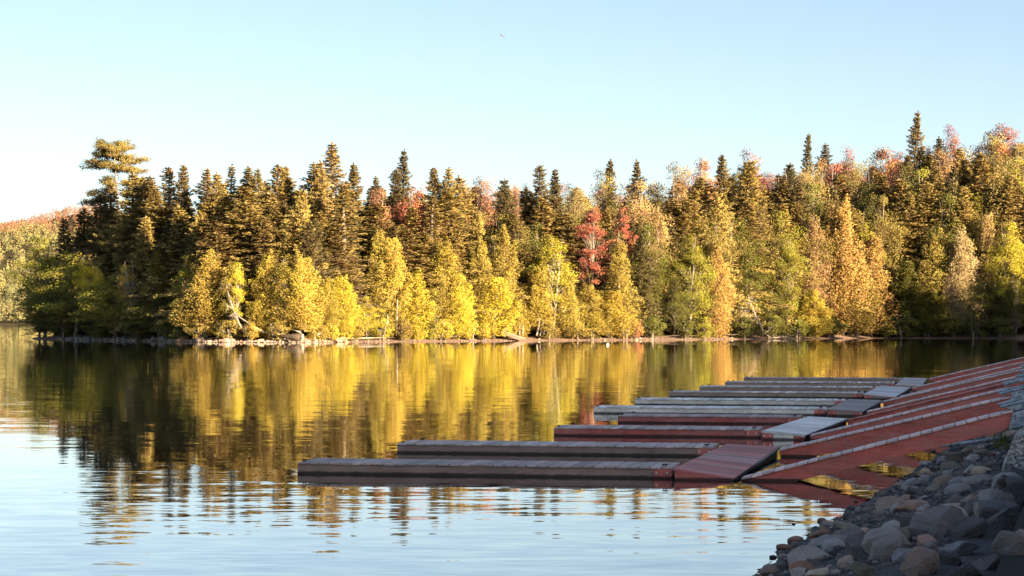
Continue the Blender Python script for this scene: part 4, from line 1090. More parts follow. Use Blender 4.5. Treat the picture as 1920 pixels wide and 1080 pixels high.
HERO = [ # photo x, y of the middle, width, height, colour, angular, tilt, label
 (1661, 1024, 74, 74, 'grey', 1, -8, 'large dark grey angular boulder, the biggest near the waterline'),
 (1703, 1002, 54, 40, 'brown', 1, 0, 'brown angular boulder just right of the biggest grey one'),
 (1734, 1014, 52, 32, 'pink', 1, 14, 'pinkish boulder right of the brown angular one'),
 (1775, 974, 88, 46, 'green', 0, -18, 'long smooth pale green-grey boulder shaped like a loaf'),
 (1842, 947, 58, 42, 'dark', 0, 4, 'dark humped boulder behind the pale loaf-shaped one'),
 (1858, 958, 76, 28, 'olive', 1, -16, 'lichen-spotted slab right of the pale loaf-shaped boulder'),
 (1880, 982, 100, 76, 'black', 1, -14, 'huge black boulder leaning at the right edge'),
 (1890, 1016, 64, 50, 'dark', 0, 0, 'dark rounded boulder under the huge black one'),
 (1916, 1014, 34, 52, 'grey', 0, 0, 'grey boulder cut by the right edge of the picture'),
 (1811, 992, 88, 46, 'black', 1, -16, 'black slab lying below the pale loaf-shaped boulder'),
 (1800, 1028, 78, 34, 'blue', 1, -8, 'blue-grey slab with mottled top in the bottom corner'),
 (1722, 1056, 88, 66, 'brown', 1, -28, 'speckled wedge-shaped boulder at the bottom edge'),
 (1775, 1050, 60, 44, 'black', 1, 0, 'black boulder right of the speckled wedge'),
 (1855, 1054, 92, 50, 'dark', 1, -20, 'long dark boulder low at the right bottom'),
 (1812, 1072, 80, 40, 'black', 1, -10, 'black boulder cut by the bottom edge'),
 (1906, 1062, 50, 40, 'dark', 1, 10, 'dark boulder in the bottom right corner'),
 (1694, 1040, 44, 36, 'blue', 1, -16, 'blue-grey block below the biggest grey boulder'),
 (1619, 1066, 36, 44, 'olive', 1, -34, 'pointed grey-green stone standing up at the bottom edge'),
 (1584, 1052, 40, 30, 'tan', 1, -12, 'tan sharp-edged stone left of the biggest grey boulder'),
 (1772, 902, 44, 28, 'brown', 0, -10, 'rounded brown boulder on the gravel below the gangways'),
 (1797, 917, 50, 26, 'blue', 0, -10, 'blue-grey boulder touching the rounded brown one'),
 (1833, 899, 62, 18, 'grey', 0, -8, 'long flat grey stone on the gravel by the wall'),
 (1842, 882, 38, 20, 'tan', 0, 0, 'rounded tan boulder on the gravel near the concrete'),
 (1794, 936, 48, 30, 'dark', 1, -14, 'dark boulder behind the pale flat stone'),
 (1819, 935, 24, 26, 'tan', 1, 0, 'small tan cone-shaped stone between two dark boulders'),
 (1786, 949, 42, 15, 'pale', 0, -6, 'pale flat stone resting behind the loaf-shaped boulder'),
 (1536, 1002, 40, 18, 'rust', 0, -16, 'rust-brown oval stone lying across the water edge stones'),
 (1535, 1016, 30, 17, 'grey', 0, -4, 'light grey egg-shaped stone at the water edge'),
 (1492, 1016, 30, 15, 'rust', 0, -6, 'rust-brown stone in the shallows, the farther of two'),
 (1471, 1031, 34, 16, 'rust', 0, 4, 'rust-brown stone in the shallows, the nearer of two'),
 (1506, 1022, 26, 18, 'teal', 0, 0, 'dark teal wet stone between the rust-brown ones'),
 (1536, 991, 30, 16, 'dark', 1, -14, 'dark wet stone behind the rust-brown oval stone'),
 (1586, 1002, 44, 24, 'olive', 0, -8, 'smooth olive-grey stone left of the biggest boulder'),
 (1519, 1039, 42, 20, 'brown', 0, -14, 'brown-grey slab by the shallows'),
 (1443, 1069, 36, 24, 'brown', 0, -8, 'brown stone at the water in the lower corner of the beach'),
 (1541, 981, 16, 9, 'rust', 0, 0, 'small red-brown stone standing clear in the water'),
 (1558, 982, 15, 14, 'grey', 0, 0, 'small pale grey stone standing up at the water edge'),
 (1449, 1049, 14, 7, 'black', 0, 0, 'small black stone awash farthest out'),
 (1471, 1047, 18, 8, 'black', 0, 0, 'small black stone awash, farther of a pair'),
 (1471, 1056, 14, 8, 'black', 0, 0, 'small black stone awash, nearer of a pair'),
 (1675, 927, 42, 17, 'black', 1, 0, 'flat black wet stone at the water below the first gangway'),
 (1644, 942, 30, 15, 'black', 1, -8, 'black wet stone at the end of the gangway reflection'),
 (1701, 935, 28, 17, 'brown', 0, 0, 'round red-brown stone behind the water edge'),
 (1733, 885, 26, 20, 'tan', 1, 0, 'tan block on the gravel above the gangway reflection'),
 (1630, 956, 36, 16, 'dark', 1, -16, 'dark brown stone on the shore right of the open water'),
 (1531, 1073, 52, 26, 'pale', 1, -6, 'pale granite stone cut by the bottom edge'),
 (1605, 946, 8, 4, 'black', 0, 0, 'tiny dark stone awash near the shore'),
 (1488, 989, 7, 4, 'black', 0, 0, 'tiny black stone alone in the open shallows'),
 (1751, 850, 10, 5, 'dark', 0, 0, 'small dark stone alone in the water under the gangway'),
]
taken = []
HPOS = {}
for k, (x, y, w, h, c, ang, tilt, lab) in enumerate(HERO):
    P = hit_bank(x, y + h * 0.32)
    if P is None: continue
    d = P.y; sx = w * 0.5 / FPX * d; sz = h * 0.5 / FPX * d
    o = put_rock((P.x, P.y + sx * 0.3, max(P.z, 0.0) + sz * 0.35), sx * 1.06, sx * R.uniform(0.75, 1.0), sz * 1.1, c, ang, R.uniform(-14, 14), tilt, k)
    tag(o, lab, 'rock', 'stones of the near shore')
    taken.append((P.x, P.y, sx))
    HPOS[k] = (P.x, P.y)

STONE_REFS = {0: 'biggest grey boulder', 2: 'pinkish boulder', 3: 'pale loaf-shaped boulder', 4: 'dark humped boulder', 6: 'huge black boulder', 11: 'speckled wedge-shaped boulder', 17: 'pointed grey-green stone', 18: 'tan sharp-edged stone',
              19: 'rounded brown boulder', 20: 'blue-grey boulder', 21: 'long flat grey stone', 22: 'rounded tan boulder', 26: 'rust-brown oval stone', 27: 'light grey egg-shaped stone', 32: 'smooth olive-grey stone',
              34: 'brown corner stone', 40: 'flat black wet stone', 41: 'black wet stone', 42: 'round red-brown stone', 43: 'tan block on the gravel', 44: 'dark brown stone', 45: 'pale granite stone'}
stone_pos = {k: HPOS[k] for k in STONE_REFS if k in HPOS}
stone_used = set()
def stone_label(what, x, y):
    best = None
    for k, (hx, hy) in sorted(stone_pos.items(), key=lambda q: (q[1][0] - x) ** 2 + ((q[1][1] - y) * 0.6) ** 2)[:5]:
        dx, dy = x / y - hx / hy, y - hy
        side = ('behind' if dy > 0 else 'in front of') if abs(dx) * y < abs(dy) * 0.6 else ('right of' if dx > 0 else 'left of')
        far = '' if math.hypot(x - hx, y - hy) < 1.0 else 'some way ' if math.hypot(x - hx, y - hy) < 3.5 else 'well '
        l = '%s %s%s the %s' % (what, far, side, STONE_REFS[k])
        best = best or (l if len(l.split()) <= 16 else None)
        if l not in stone_used and len(l.split()) <= 16:
            stone_used.add(l); return l
    return best
cnt = 0
for tries in range(6000):
    if cnt >= 165: break
    t = R.uniform(-2.5, 34) if R.random() < 0.8 else R.uniform(-2.5, 12); n = R.triangular(-0.10, 2.3, 0.8)
    size = R.choice((0.07, 0.09, 0.11, 0.13, 0.15, 0.19, 0.26)) * R.uniform(0.8, 1.2)
    n = n + float(edge_shift(t)) * (2.3 - n) / 2.3
    if t > 10: size *= 0.8
    x = W0.x + n * WN.x + t * WT.x; y = W0.y + n * WN.y + t * WT.y
    px = x / y * FPX + 960
    if px > 1960 or px < 1380: continue
    if any((x - a) ** 2 + ((y - b) * 0.8) ** 2 < ((r + size) * 0.62) ** 2 for a, b, r in taken): continue
    taken.append((x, y, size))
    c = R.choice(('grey', 'grey', 'blue', 'dark', 'dark', 'black', 'brown', 'olive', 'grey', 'rust', 'blue', 'tan', 'grey', 'dark', 'pink') if n > 0.3 else ('dark', 'black', 'teal', 'brown', 'dark', 'grey', 'rust'))
    z = float(bank_z(x, y))
    ang = R.random() < 0.78
    o = put_rock((x, y, max(z, -0.03) + size * 0.18), size, size * R.uniform(0.7, 1.1), size * R.uniform(0.4, 0.7), c, ang, R.uniform(0, 180), R.uniform(-20, 12))
    cw = {'grey': 'grey', 'blue': 'blue-grey', 'dark': 'dark', 'black': 'black', 'brown': 'brown', 'olive': 'olive-grey', 'tan': 'tan', 'rust': 'rust-brown', 'pink': 'pinkish', 'teal': 'dark teal'}[c]
    sw = 'small' if size < 0.11 else 'medium' if size < 0.18 else 'large'
    tag(o, stone_label('%s %s %s stone' % (sw, cw, 'angular' if ang else 'rounded'), x, y), 'rock', 'stones of the near shore')
    cnt += 1

# dark riprap boulders climbing the corner of the bank
for k, (t, n, size, c, lab) in enumerate(((0.2, 2.75, 0.34, 'dark', 'dark boulder of the corner riprap nearest the camera'), (1.4, 2.62, 0.30, 'grey', 'grey boulder of the corner riprap second from the camera'),
        (2.3, 2.95, 0.36, 'black', 'black boulder high on the corner riprap at the picture edge'), (3.6, 2.75, 0.34, 'dark', 'dark boulder high on the corner riprap beyond the black one'), (4.8, 2.7, 0.32, 'grey', 'grey boulder where the corner riprap nears the concrete'),
        (5.9, 2.62, 0.30, 'dark', 'dark boulder at the foot of the near end of the concrete'), (-1.3, 2.2, 0.36, 'dark', 'dark boulder filling the bottom right corner of the riprap'), (-1.5, 1.65, 0.30, 'grey', 'grey boulder low at the bottom edge left of the corner'),
        (-0.6, 1.95, 0.28, 'black', 'black boulder just above the one filling the corner'), (-0.9, 1.3, 0.26, 'dark', 'dark boulder at the bottom edge right of the speckled wedge'))):
    x = W0.x + n * WN.x + t * WT.x; y = W0.y + n * WN.y + t * WT.y
    o = put_rock((x, y, float(bank_z(x, y)) + size * 0.22), size, size * 0.9, size * R.uniform(0.6, 0.8), c, True, R.uniform(0, 180), R.uniform(-18, 6), k)
    tag(o, lab, 'rock', 'stones of the near shore')

# pebbles between the stones, too many to count
def pebbles():
    bm = bmesh.new(); bmesh.ops.create_icosphere(bm, subdivisions=1, radius=1.0)
    v0 = np.array([v.co[:] for v in bm.verts]); f0 = np.array([[v.index for v in f.verts] for f in bm.faces]); bm.free()
    n = 11000
    t = rng.uniform(-3, 40, n); q = rng.uniform(-0.12, 2.35, n); s = rng.uniform(0.015, 0.045, n) * rng.uniform(0.7, 1.4, n)
    s[:1100] = rng.uniform(0.045, 0.10, 1100)
    x = W0.x + q * WN.x + t * WT.x; y = W0.y + q * WN.y + t * WT.y
    q = q + edge_shift(t) * (2.35 - q) / 2.35
    x = W0.x + q * WN.x + t * WT.x; y = W0.y + q * WN.y + t * WT.y
    z = bank_z(x, y)
    a = rng.uniform(0, 6.28, n); ca, sa = np.cos(a), np.sin(a)
    S = np.stack([s, s * rng.uniform(0.6, 1, n), s * rng.uniform(0.4, 0.7, n)], 1)
    V = v0[None] * S[:, None, :] * (1 + rng.normal(0, 0.09, (n, len(v0), 1)))
    Vx = V[:, :, 0] * ca[:, None] - V[:, :, 1] * sa[:, None]; Vy = V[:, :, 0] * sa[:, None] + V[:, :, 1] * ca[:, None]
    V = np.stack([Vx + x[:, None], Vy + y[:, None], V[:, :, 2] + (z + s * 0.2)[:, None]], 2).reshape(-1, 3)
    F = (f0[None] + (np.arange(n) * len(v0))[:, None, None]).reshape(-1, 3)
    me = mesh_np('gravel', V, F, tint=np.repeat(rng.uniform(0, 1, n), len(f0)))
    m, nt, out = new_mat('pebble')
    at = nt.nodes.new('ShaderNodeAttribute'); at.attribute_name = 'tint'
    cr = nt.nodes.new('ShaderNodeValToRGB'); nt.links.new(at.outputs['Fac'], cr.inputs[0])
    e = cr.color_ramp.elements
    e[0].color = (0.04, 0.04, 0.045, 1); e[1].color = (0.30, 0.29, 0.28, 1)
    for p_, c_ in ((0.35, (0.09, 0.09, 0.10, 1)), (0.6, (0.14, 0.12, 0.11, 1)), (0.8, (0.17, 0.12, 0.09, 1))):
        k = e.new(p_); k.color = c_
    principled(nt, out, cr.outputs[0], 0.8, None, 0.3)
    tag(link('gravel', me, m), 'loose gravel and pebbles between the stones of the near shore', 'gravel', kind='stuff')
pebbles()

# shore stones of the point
def shore_label(what, x):
    best = None
    for word in ('below', 'on the shore under', 'at the waterline under'):
        for rx, lab in sorted(REFS, key=lambda r: abs(r[0] - x))[:4]:
            l = '%s %s the %s' % (what, word, lab)
            if len(l.split()) > 16: continue
            best = best or l
            if l not in used_labels:
                used_labels.add(l); return l
    return best
for k in range(66):
    x = R.uniform(112, 648)
    lit = x > 330  # stones right of this are coloured pale as sunlit, left ones dark as shaded
    d = 330.0; s = R.choice((0.2, 0.7, 1.4, 2.4)) + R.uniform(-0.3, 0.4)
    for _ in range(5): d = float(np.interp(px_at(x, d), SH_X, SH_D)) + s
    X = px_at(x, d)
    w = R.uniform(5, 10) if k % 4 else R.uniform(10, 22)
    sx = w * 0.5 / FPX * d
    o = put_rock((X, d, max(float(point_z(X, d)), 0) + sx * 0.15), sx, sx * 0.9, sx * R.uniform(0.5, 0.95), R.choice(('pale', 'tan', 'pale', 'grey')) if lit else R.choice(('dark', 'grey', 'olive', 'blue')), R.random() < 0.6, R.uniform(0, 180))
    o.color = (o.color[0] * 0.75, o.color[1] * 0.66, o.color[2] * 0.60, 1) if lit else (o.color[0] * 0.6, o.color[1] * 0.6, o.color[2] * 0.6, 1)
    tag(o, shore_label('%s stone' % ('big' if w > 10 else 'small'), x), 'rock', 'stones along the shore of the point')
for k in range(16):
    x = R.uniform(650, 1420); d = 330.0; s = R.uniform(0.1, 3.0)
    for _ in range(5): d = float(np.interp(px_at(x, d), SH_X, SH_D)) + s
    X = px_at(x, d); sx = R.uniform(1.5, 3.2) / FPX * d
    o = put_rock((X, d, max(float(point_z(X, d)), 0) + sx * 0.1), sx, sx, sx * 0.6, R.choice(('pale', 'tan', 'brown')), True, R.uniform(0, 180))
    tag(o, shore_label('tiny pale stone', x), 'rock', 'stones along the shore of the point')

def rubble():
    bm = bmesh.new(); bmesh.ops.create_icosphere(bm, subdivisions=1, radius=1.0)
    v0 = np.array([v.co[:] for v in bm.verts]); f0 = np.array([[v.index for v in f.verts] for f in bm.faces]); bm.free()
    n = 620
    xs = np.where(rng.random(n) < 0.75, rng.uniform(108, 650, n), rng.uniform(650, 1500, n)); V = []
    for x in xs:
        s = rng.uniform(0.0, 3.2); d = 330.0
        for _ in range(5): d = float(np.interp(px_at(x, d), SH_X, SH_D)) + s
        X = px_at(x, d); r = rng.uniform(0.1, 0.24) * (1 + 1.2 * rng.random() ** 4) * (1 if x < 650 else 0.55)
        V.append(v0 * (1 + rng.normal(0, 0.16, (len(v0), 1))) * np.array([r, r, r * 0.65]) + np.array([X, d, max(float(point_z(X, d)), 0) + r * 0.2]))
    F = (f0[None] + (np.arange(n) * len(v0))[:, None, None]).reshape(-1, 3)
    o = link('rubble', mesh_np('rubble', np.concatenate(V), F), M['rock'], None, (0.30, 0.25, 0.21))
    tag(o, 'broken stones heaped along the waterline of the point', 'rubble', kind='stuff')
rubble()

# ------------------------------------------------------------------ dead trunks, logs and the beached ramp on the point
def shore_pt(x, s):
    d = 330.0
    for _ in range(6): d = float(np.interp(px_at(x, d), SH_X, SH_D)) + s
    return Vector((px_at(x, d), d, max(float(point_z(px_at(x, d), d)), 0.0)))

def log_thing(name, cat, pts, radii, mat, label, twigs=0, group=None, seed=0):
    """pts: photo pixels and metres from the shore; the trunk runs through them. Twigs are its branches."""
    rs = random.Random(seed)
    W = []
    for (x, y, s) in pts:
        d = shore_pt(x, s).y
        W.append(Vector((px_at(x, d), d, z_at(y, d))))
    root = empty(name, W[0])
    mb = MB(); mb.tube([w - W[0] for w in W], radii, 7)
    link('trunk', mb.mesh('dead_trunk', True), mat, root)
    if twigs:
        for k in range(twigs):
            mb = MB()
            f = rs.uniform(0.25, 0.98) * (len(W) - 1); i0 = int(f); f -= i0
            p = (W[i0] * (1 - f) + W[min(i0 + 1, len(W) - 1)] * f) - W[0]
            a = rs.uniform(0, 6.28); L = rs.uniform(0.5, 1.7)
            e = p + Vector((math.cos(a) * L, math.sin(a) * L * 0.7, rs.uniform(-0.6, 0.3) * L))
            mid = (p + e) * 0.5 + Vector((0, 0, rs.uniform(-0.1, 0.2)))
            mb.tube([p, mid, e], [0.05, 0.035, 0.012], 4, False)
            for q in range(4):
                b = p.lerp(e, rs.uniform(0.3, 1)); b2 = b + Vector((rs.gauss(0, 0.3), rs.gauss(0, 0.3), rs.gauss(-0.05, 0.25)))
                mb.tube([b, b2], [0.02, 0.008], 3, False)
            link('branch', mb.mesh('dead_branch'), mat, root)
    tag(root, label, cat, group)
    return root
log_thing('dead_tree', 'dead tree', [(1446, 634, 0.2), (1432, 625, 1.0), (1420, 600, 2.0), (1410, 575, 2.6), (1402, 551, 3.0)], [0.26, 0.22, 0.17, 0.11, 0.03], M['driftwood'], 'grey bare snag leaning over the right shore', 46, None, 3)
log_thing('dead_tree', 'dead tree', [(1413, 622, 1.5), (1402, 600, 2.0), (1395, 575, 2.4)], [0.10, 0.08, 0.02], M['driftwood'], 'smaller grey snag just left of the leaning one', 22, None, 5)
log_thing('driftwood_log', 'log', [(1358, 628, 1.8), (1400, 627, 1.6), (1440, 630, 1.2)], [0.10, 0.13, 0.08], M['bark'], 'dark log lying on the beach under the bare snag', 0)
log_thing('driftwood_log', 'log', [(1440, 634, 0.4), (1470, 632, 0.5), (1490, 628, 0.8)], [0.14, 0.12, 0.05], M['driftwood'], 'bleached root log lying right of the bare snag', 14, None, 8)
log_thing('dead_tree', 'dead tree', [(494, 623, 1.4), (472, 610, 1.8), (448, 594, 2.2), (426, 572, 2.8), (410, 558, 3.2)], [0.13, 0.12, 0.10, 0.07, 0.03], M['driftwood'], 'long fallen pale trunk slanting down to the rocky shore', 8, None, 12)
log_thing('dead_tree', 'dead tree', [(458, 624, 1.6), (448, 606, 2.0), (437, 580, 2.4), (428, 550, 2.8), (422, 520, 3.2)], [0.16, 0.14, 0.12, 0.08, 0.03], M['driftwood'], 'leaning pale dead trunk crossing the long fallen one', 34, None, 14)
log_thing('root_log', 'log', [(508, 631, 1.0), (535, 631, 0.8), (552, 632, 0.6), (563, 633, 0.5)], [0.12, 0.3, 0.5, 0.55], M['bark'], 'big dark root log among the pale rocks', 0)
log_thing('tree_stump', 'stump', [(567, 636, 0.5), (566, 628, 0.6), (562, 622, 0.7), (548, 618, 0.8)], [0.32, 0.26, 0.16, 0.05], M['driftwood'], 'bleached root plate upright at the end of the dark root log', 0)
log_thing('dead_stub', 'stump', [(594, 628, 1.0), (602, 624, 1.1), (606, 621, 1.2)], [0.18, 0.14, 0.05], M['driftwood'], 'short bleached stub right of the root log', 0)
log_thing('leaning_stem', 'bare trunk', [(571, 622, 1.8), (574, 606, 2.2), (582, 588, 2.6), (590, 570, 3.0)], [0.13, 0.12, 0.09, 0.04], M['birch'], 'slim white stem leaning above the root plate', 3, None, 20)  # stem of a standing tree, built apart from its crown
log_thing('leaning_stem', 'bare trunk', [(587, 623, 1.8), (592, 610, 2.1), (596, 598, 2.4)], [0.15, 0.13, 0.10], M['birch'], 'thick short white stem right of the slim leaning one', 0)
log_thing('driftwood_log', 'log', [(640, 635, 0.8), (690, 633.5, 1.4), (740, 633.5, 1.5)], [0.06, 0.1, 0.05], M['driftwood'], 'thin driftwood pole on the beach below the round golden tree', 0)
log_thing('driftwood_log', 'log', [(836, 633, 1.8), (862, 629, 2.2), (890, 628, 2.4)], [0.16, 0.2, 0.1], M['bark'], 'dark log under the cedars left of the beached ramp', 0)
log_thing('driftwood_log', 'log', [(1240, 630, 2.0), (1290, 629, 2.2), (1330, 630, 2.0)], [0.07, 0.09, 0.06], M['bark'], 'dim log at the foot of the yellow-green shore tree', 0)
log_thing('driftwood_log', 'log', [(1690, 632, 1.2), (1770, 630, 1.6), (1850, 628, 1.8)], [0.07, 0.10, 0.05], M['bark'], 'long dim log on the shaded right shore', 0)
log_thing('driftwood_log', 'log', [(940, 626, 2.2), (948, 618, 2.6), (953, 606, 3.0)], [0.3, 0.22, 0.12], M['driftwood'], 'bleached leaning stump behind the beached ramp', 4, None, 31)
for x0, x1, y1, lab in ((974, 974, 598, 'slim bare stem right behind the beached ramp'), (980, 981, 600, 'slim bare stem beside the one behind the ramp'), (1006, 1013, 596, 'leftmost white trunk of the three-stemmed clump'), (1012, 1021, 597, 'middle white trunk of the three-stemmed clump'), (1018, 1027, 600, 'rightmost white trunk of the three-stemmed clump'), (743, 745, 560, 'white trunk standing clear right below the tall golden cedar'), (728, 727, 590, 'pale trunk at the left foot of the tall golden cedar')):
    log_thing('tree_stem', 'bare trunk', [(x0, 629, 2.4), ((x0 + x1) / 2, 615, 2.6), (x1, y1, 2.8)], [0.13, 0.11, 0.05], M['birch'], lab, 0)  # stems of the standing trees, built as objects of their own

# beached wooden ramp
def beached_ramp():
    c0 = shore_pt(985, 0.2); c1 = shore_pt(945, 3.4)
    root = empty('beached_ramp', c0)
    ax = Vector((c1.x - c0.x, c1.y - c0.y, 0)); L = ax.length; ax.normalize(); ay = Vector((-ax.y, ax.x, 0))
    sl = 1.15 / L
    def pt(u, v, w): return ax * u + ay * v + Vector((0, 0, 0.32 + u * sl + w))
    wd = 1.9
    for v0, v1 in ((0.0, 0.12), (wd - 0.12, wd)):
        mb = MB(); mb.hexa([pt(0, v0, -0.42), pt(L, v0, -0.42), pt(L, v1, -0.42), pt(0, v1, -0.42), pt(0, v0, 0), pt(L, v0, 0), pt(L, v1, 0), pt(0, v1, 0)])
        link('side_beam', mb.mesh('ramp_beam'), M['wood'], root, (0.30, 0.22, 0.18))
    n = int(L / 0.24)
    for k in range(n):
        a, b = k * L / n + 0.01, (k + 1) * L / n - 0.01
        mb = MB(); mb.hexa([pt(a, -0.04, 0.003), pt(b, -0.04, 0.003), pt(b, wd + 0.04, 0.003), pt(a, wd + 0.04, 0.003), pt(a, -0.04, 0.05), pt(b, -0.04, 0.05), pt(b, wd + 0.04, 0.05), pt(a, wd + 0.04, 0.05)])
        link('plank', mb.mesh('ramp_plank'), M['wood'], root, (0.48, 0.38, 0.31))
    tag(root, 'weathered wooden ramp pulled up on the beach of the point', 'ramp')
beached_ramp()

# ------------------------------------------------------------------ docks
TOP = 0.2245
a0 = ray(557, 867, TOP); a1 = ray(1260, 875.8, TOP)
U = (a1 - a0); U.z = 0; U.normalize()
Vv = Vector((-U.y, U.x, 0))                 # away from the camera
PITCH = 0.217
plank_cache = {}
def plank_mesh(L, w, th):
    key = (round(L, 3), round(w, 3), round(th, 3))
    if key not in plank_cache:
        plank_cache[key] = bevel_mesh(MB().box(-w / 2, w / 2, 0, L, 0, th).mesh('plank'), 0.006)
    return plank_cache[key]

def cleat_mesh():
    mb = MB()
    mb.tube([(-0.11, 0, 0.06), (-0.06, 0, 0.075), (0.06, 0, 0.075), (0.11, 0, 0.06)], [0.012, 0.018, 0.018, 0.012], 6)
    mb.tube([(-0.035, 0, 0), (-0.03, 0, 0.07)], [0.022, 0.015], 6); mb.tube([(0.035, 0, 0), (0.03, 0, 0.07)], [0.022, 0.015], 6)
    me = mb.mesh('cleat', True); me.materials.append(M['iron']); return me
CLEAT = cleat_mesh()
def bolt_mesh():
    mb = MB(); mb.tube([(0, 0, 0), (0, -0.012, 0), (0, -0.02, 0)], [0.022, 0.022, 0.012], 6)
    me = mb.mesh('bolt', True); me.materials.append(M['bolt']); return me
BOLT = bolt_mesh()

def frame_root(name, origin):
    o = empty(name, origin)
    o.rotation_euler = (0, 0, math.atan2(U.y, U.x))
    return o

RED = (0.62, 0.15, 0.115)
def finger(x0, y0, x1, width, fascia, deck, label, endplate=True, dirt=None):
    """Floating finger dock from its front left top corner to its front right one."""
    A = ray(x0, y0, TOP)
    # where the front edge reaches the photo column x1
    L = 0.0
    for k in range(400):
        P = A + U * (k * 0.025)
        if P.x / P.y * FPX + 960 >= x1: L = k * 0.025; break
    root = frame_root('finger_dock', (A.x, A.y, 0))
    # side and end boards
    def board(x0_, x1_, y0_, y1_, z0=-0.12, z1=TOP - 0.046, col=fascia, nm='fascia_board'):
        me = bevel_mesh(MB().box(x0_, x1_, y0_, y1_, z0, z1).mesh(nm), 0.008)
        return link(nm, me, M['wood'], root, col)
    board(0.0, L, 0.025, 0.07); board(0.0, L, width - 0.07, width - 0.025)
    board(0.003, 0.05, 0.073, width - 0.073); board(L - 0.05, L - 0.003, 0.073, width - 0.073)
    for yy in (0.35, width - 0.35):
        me = bevel_mesh(MB().box(0.3, L - 0.3, yy - 0.2, yy + 0.2, -0.25, 0.05).mesh('float'), 0.03)
        link('float', me, M['iron'], root)
    n = int(round(L / PITCH)); p = L / n
    me = plank_mesh(width + 0.01, p - 0.022, 0.04)
    for k in range(n):
        o = link('plank', me, M['wood'], root)
        j = R.uniform(0.72, 1.22)
        o.color = (deck[0] * j, deck[1] * j, deck[2] * j * R.uniform(0.97, 1.04), 1)
        o.location = ((k + 0.5) * p, R.uniform(-0.012, 0.012), TOP - 0.042 + R.uniform(-0.003, 0.003))
        o.rotation_euler = (0, 0, RAD(R.uniform(-0.35, 0.35)))
    if endplate:
        me = bevel_mesh(MB().box(L - 0.36, L - 0.012, -0.012, 0.022, -0.03, TOP - 0.05).mesh('end_plate'), 0.004)
        pl = link('end_plate', me, M['wood'], root, RED)
        for bx in (L - 0.31, L - 0.10):
            b = link('bolt', BOLT, parent=pl); b.location = (bx, -0.012, 0.11)
    for cx, cy in ((0.12, 0.10), (0.30, width - 0.10), (L - 0.16, 0.12)):
        c = link('cleat', CLEAT, parent=root); c.location = (cx, cy, TOP); c.scale = (0.6, 0.6, 0.6)
    tag(root, label, 'dock', 'floating finger docks')
    return A, L

GREYB = (0.31, 0.20, 0.165); LILAC = (0.60, 0.50, 0.47); WHITE = (0.95, 0.91, 0.82); WDECK = (0.96, 0.94, 0.90); DRED = (0.42, 0.10, 0.085)
FINGERS = [
 (557, 867.0, 1259, 1.45, GREYB, (0.48, 0.385, 0.355), 'grey-brown finger dock nearest the camera, the longest in the picture'),
 (744, 831.0, 1336, 1.45, (0.30, 0.205, 0.175), LILAC, 'second finger dock from the camera with pale grey planks'),
 (1038, 801.0, 1424, 1.45, DRED, LILAC, 'nearer one of the two dark red finger docks'),
 (1158, 778.7, 1500, 1.45, DRED, (0.48, 0.34, 0.34), 'farther one of the two dark red finger docks with flaked white paint'),
 (1113, 762.5, 1548, 1.45, WHITE, WDECK, 'nearer one of the two white finger docks'),
 (1190, 747.5, 1583, 1.45, WHITE, WDECK, 'farther one of the two white finger docks'),
 (1254, 734.0, 1618, 1.45, (0.36, 0.26, 0.215), (0.75, 0.68, 0.62), 'grey finger dock next behind the white pair'),
 (1311, 724.0, 1645, 1.45, (0.36, 0.26, 0.215), (0.75, 0.69, 0.63), 'second grey finger dock behind the white pair with a dark scrape'),
 (1359, 715.7, 1677, 1.45, (0.36, 0.26, 0.215), (0.75, 0.68, 0.62), 'third grey finger dock behind the white pair, last but one'),
 (1394.6, 708.0, 1690, 1.45, (0.36, 0.26, 0.215), (0.52, 0.45, 0.41), 'farthest grey finger dock behind all the others'),
]
ends = []
for f in FINGERS:
    ends.append(finger(*f, endplate=f[0] not in (1394.6,)))

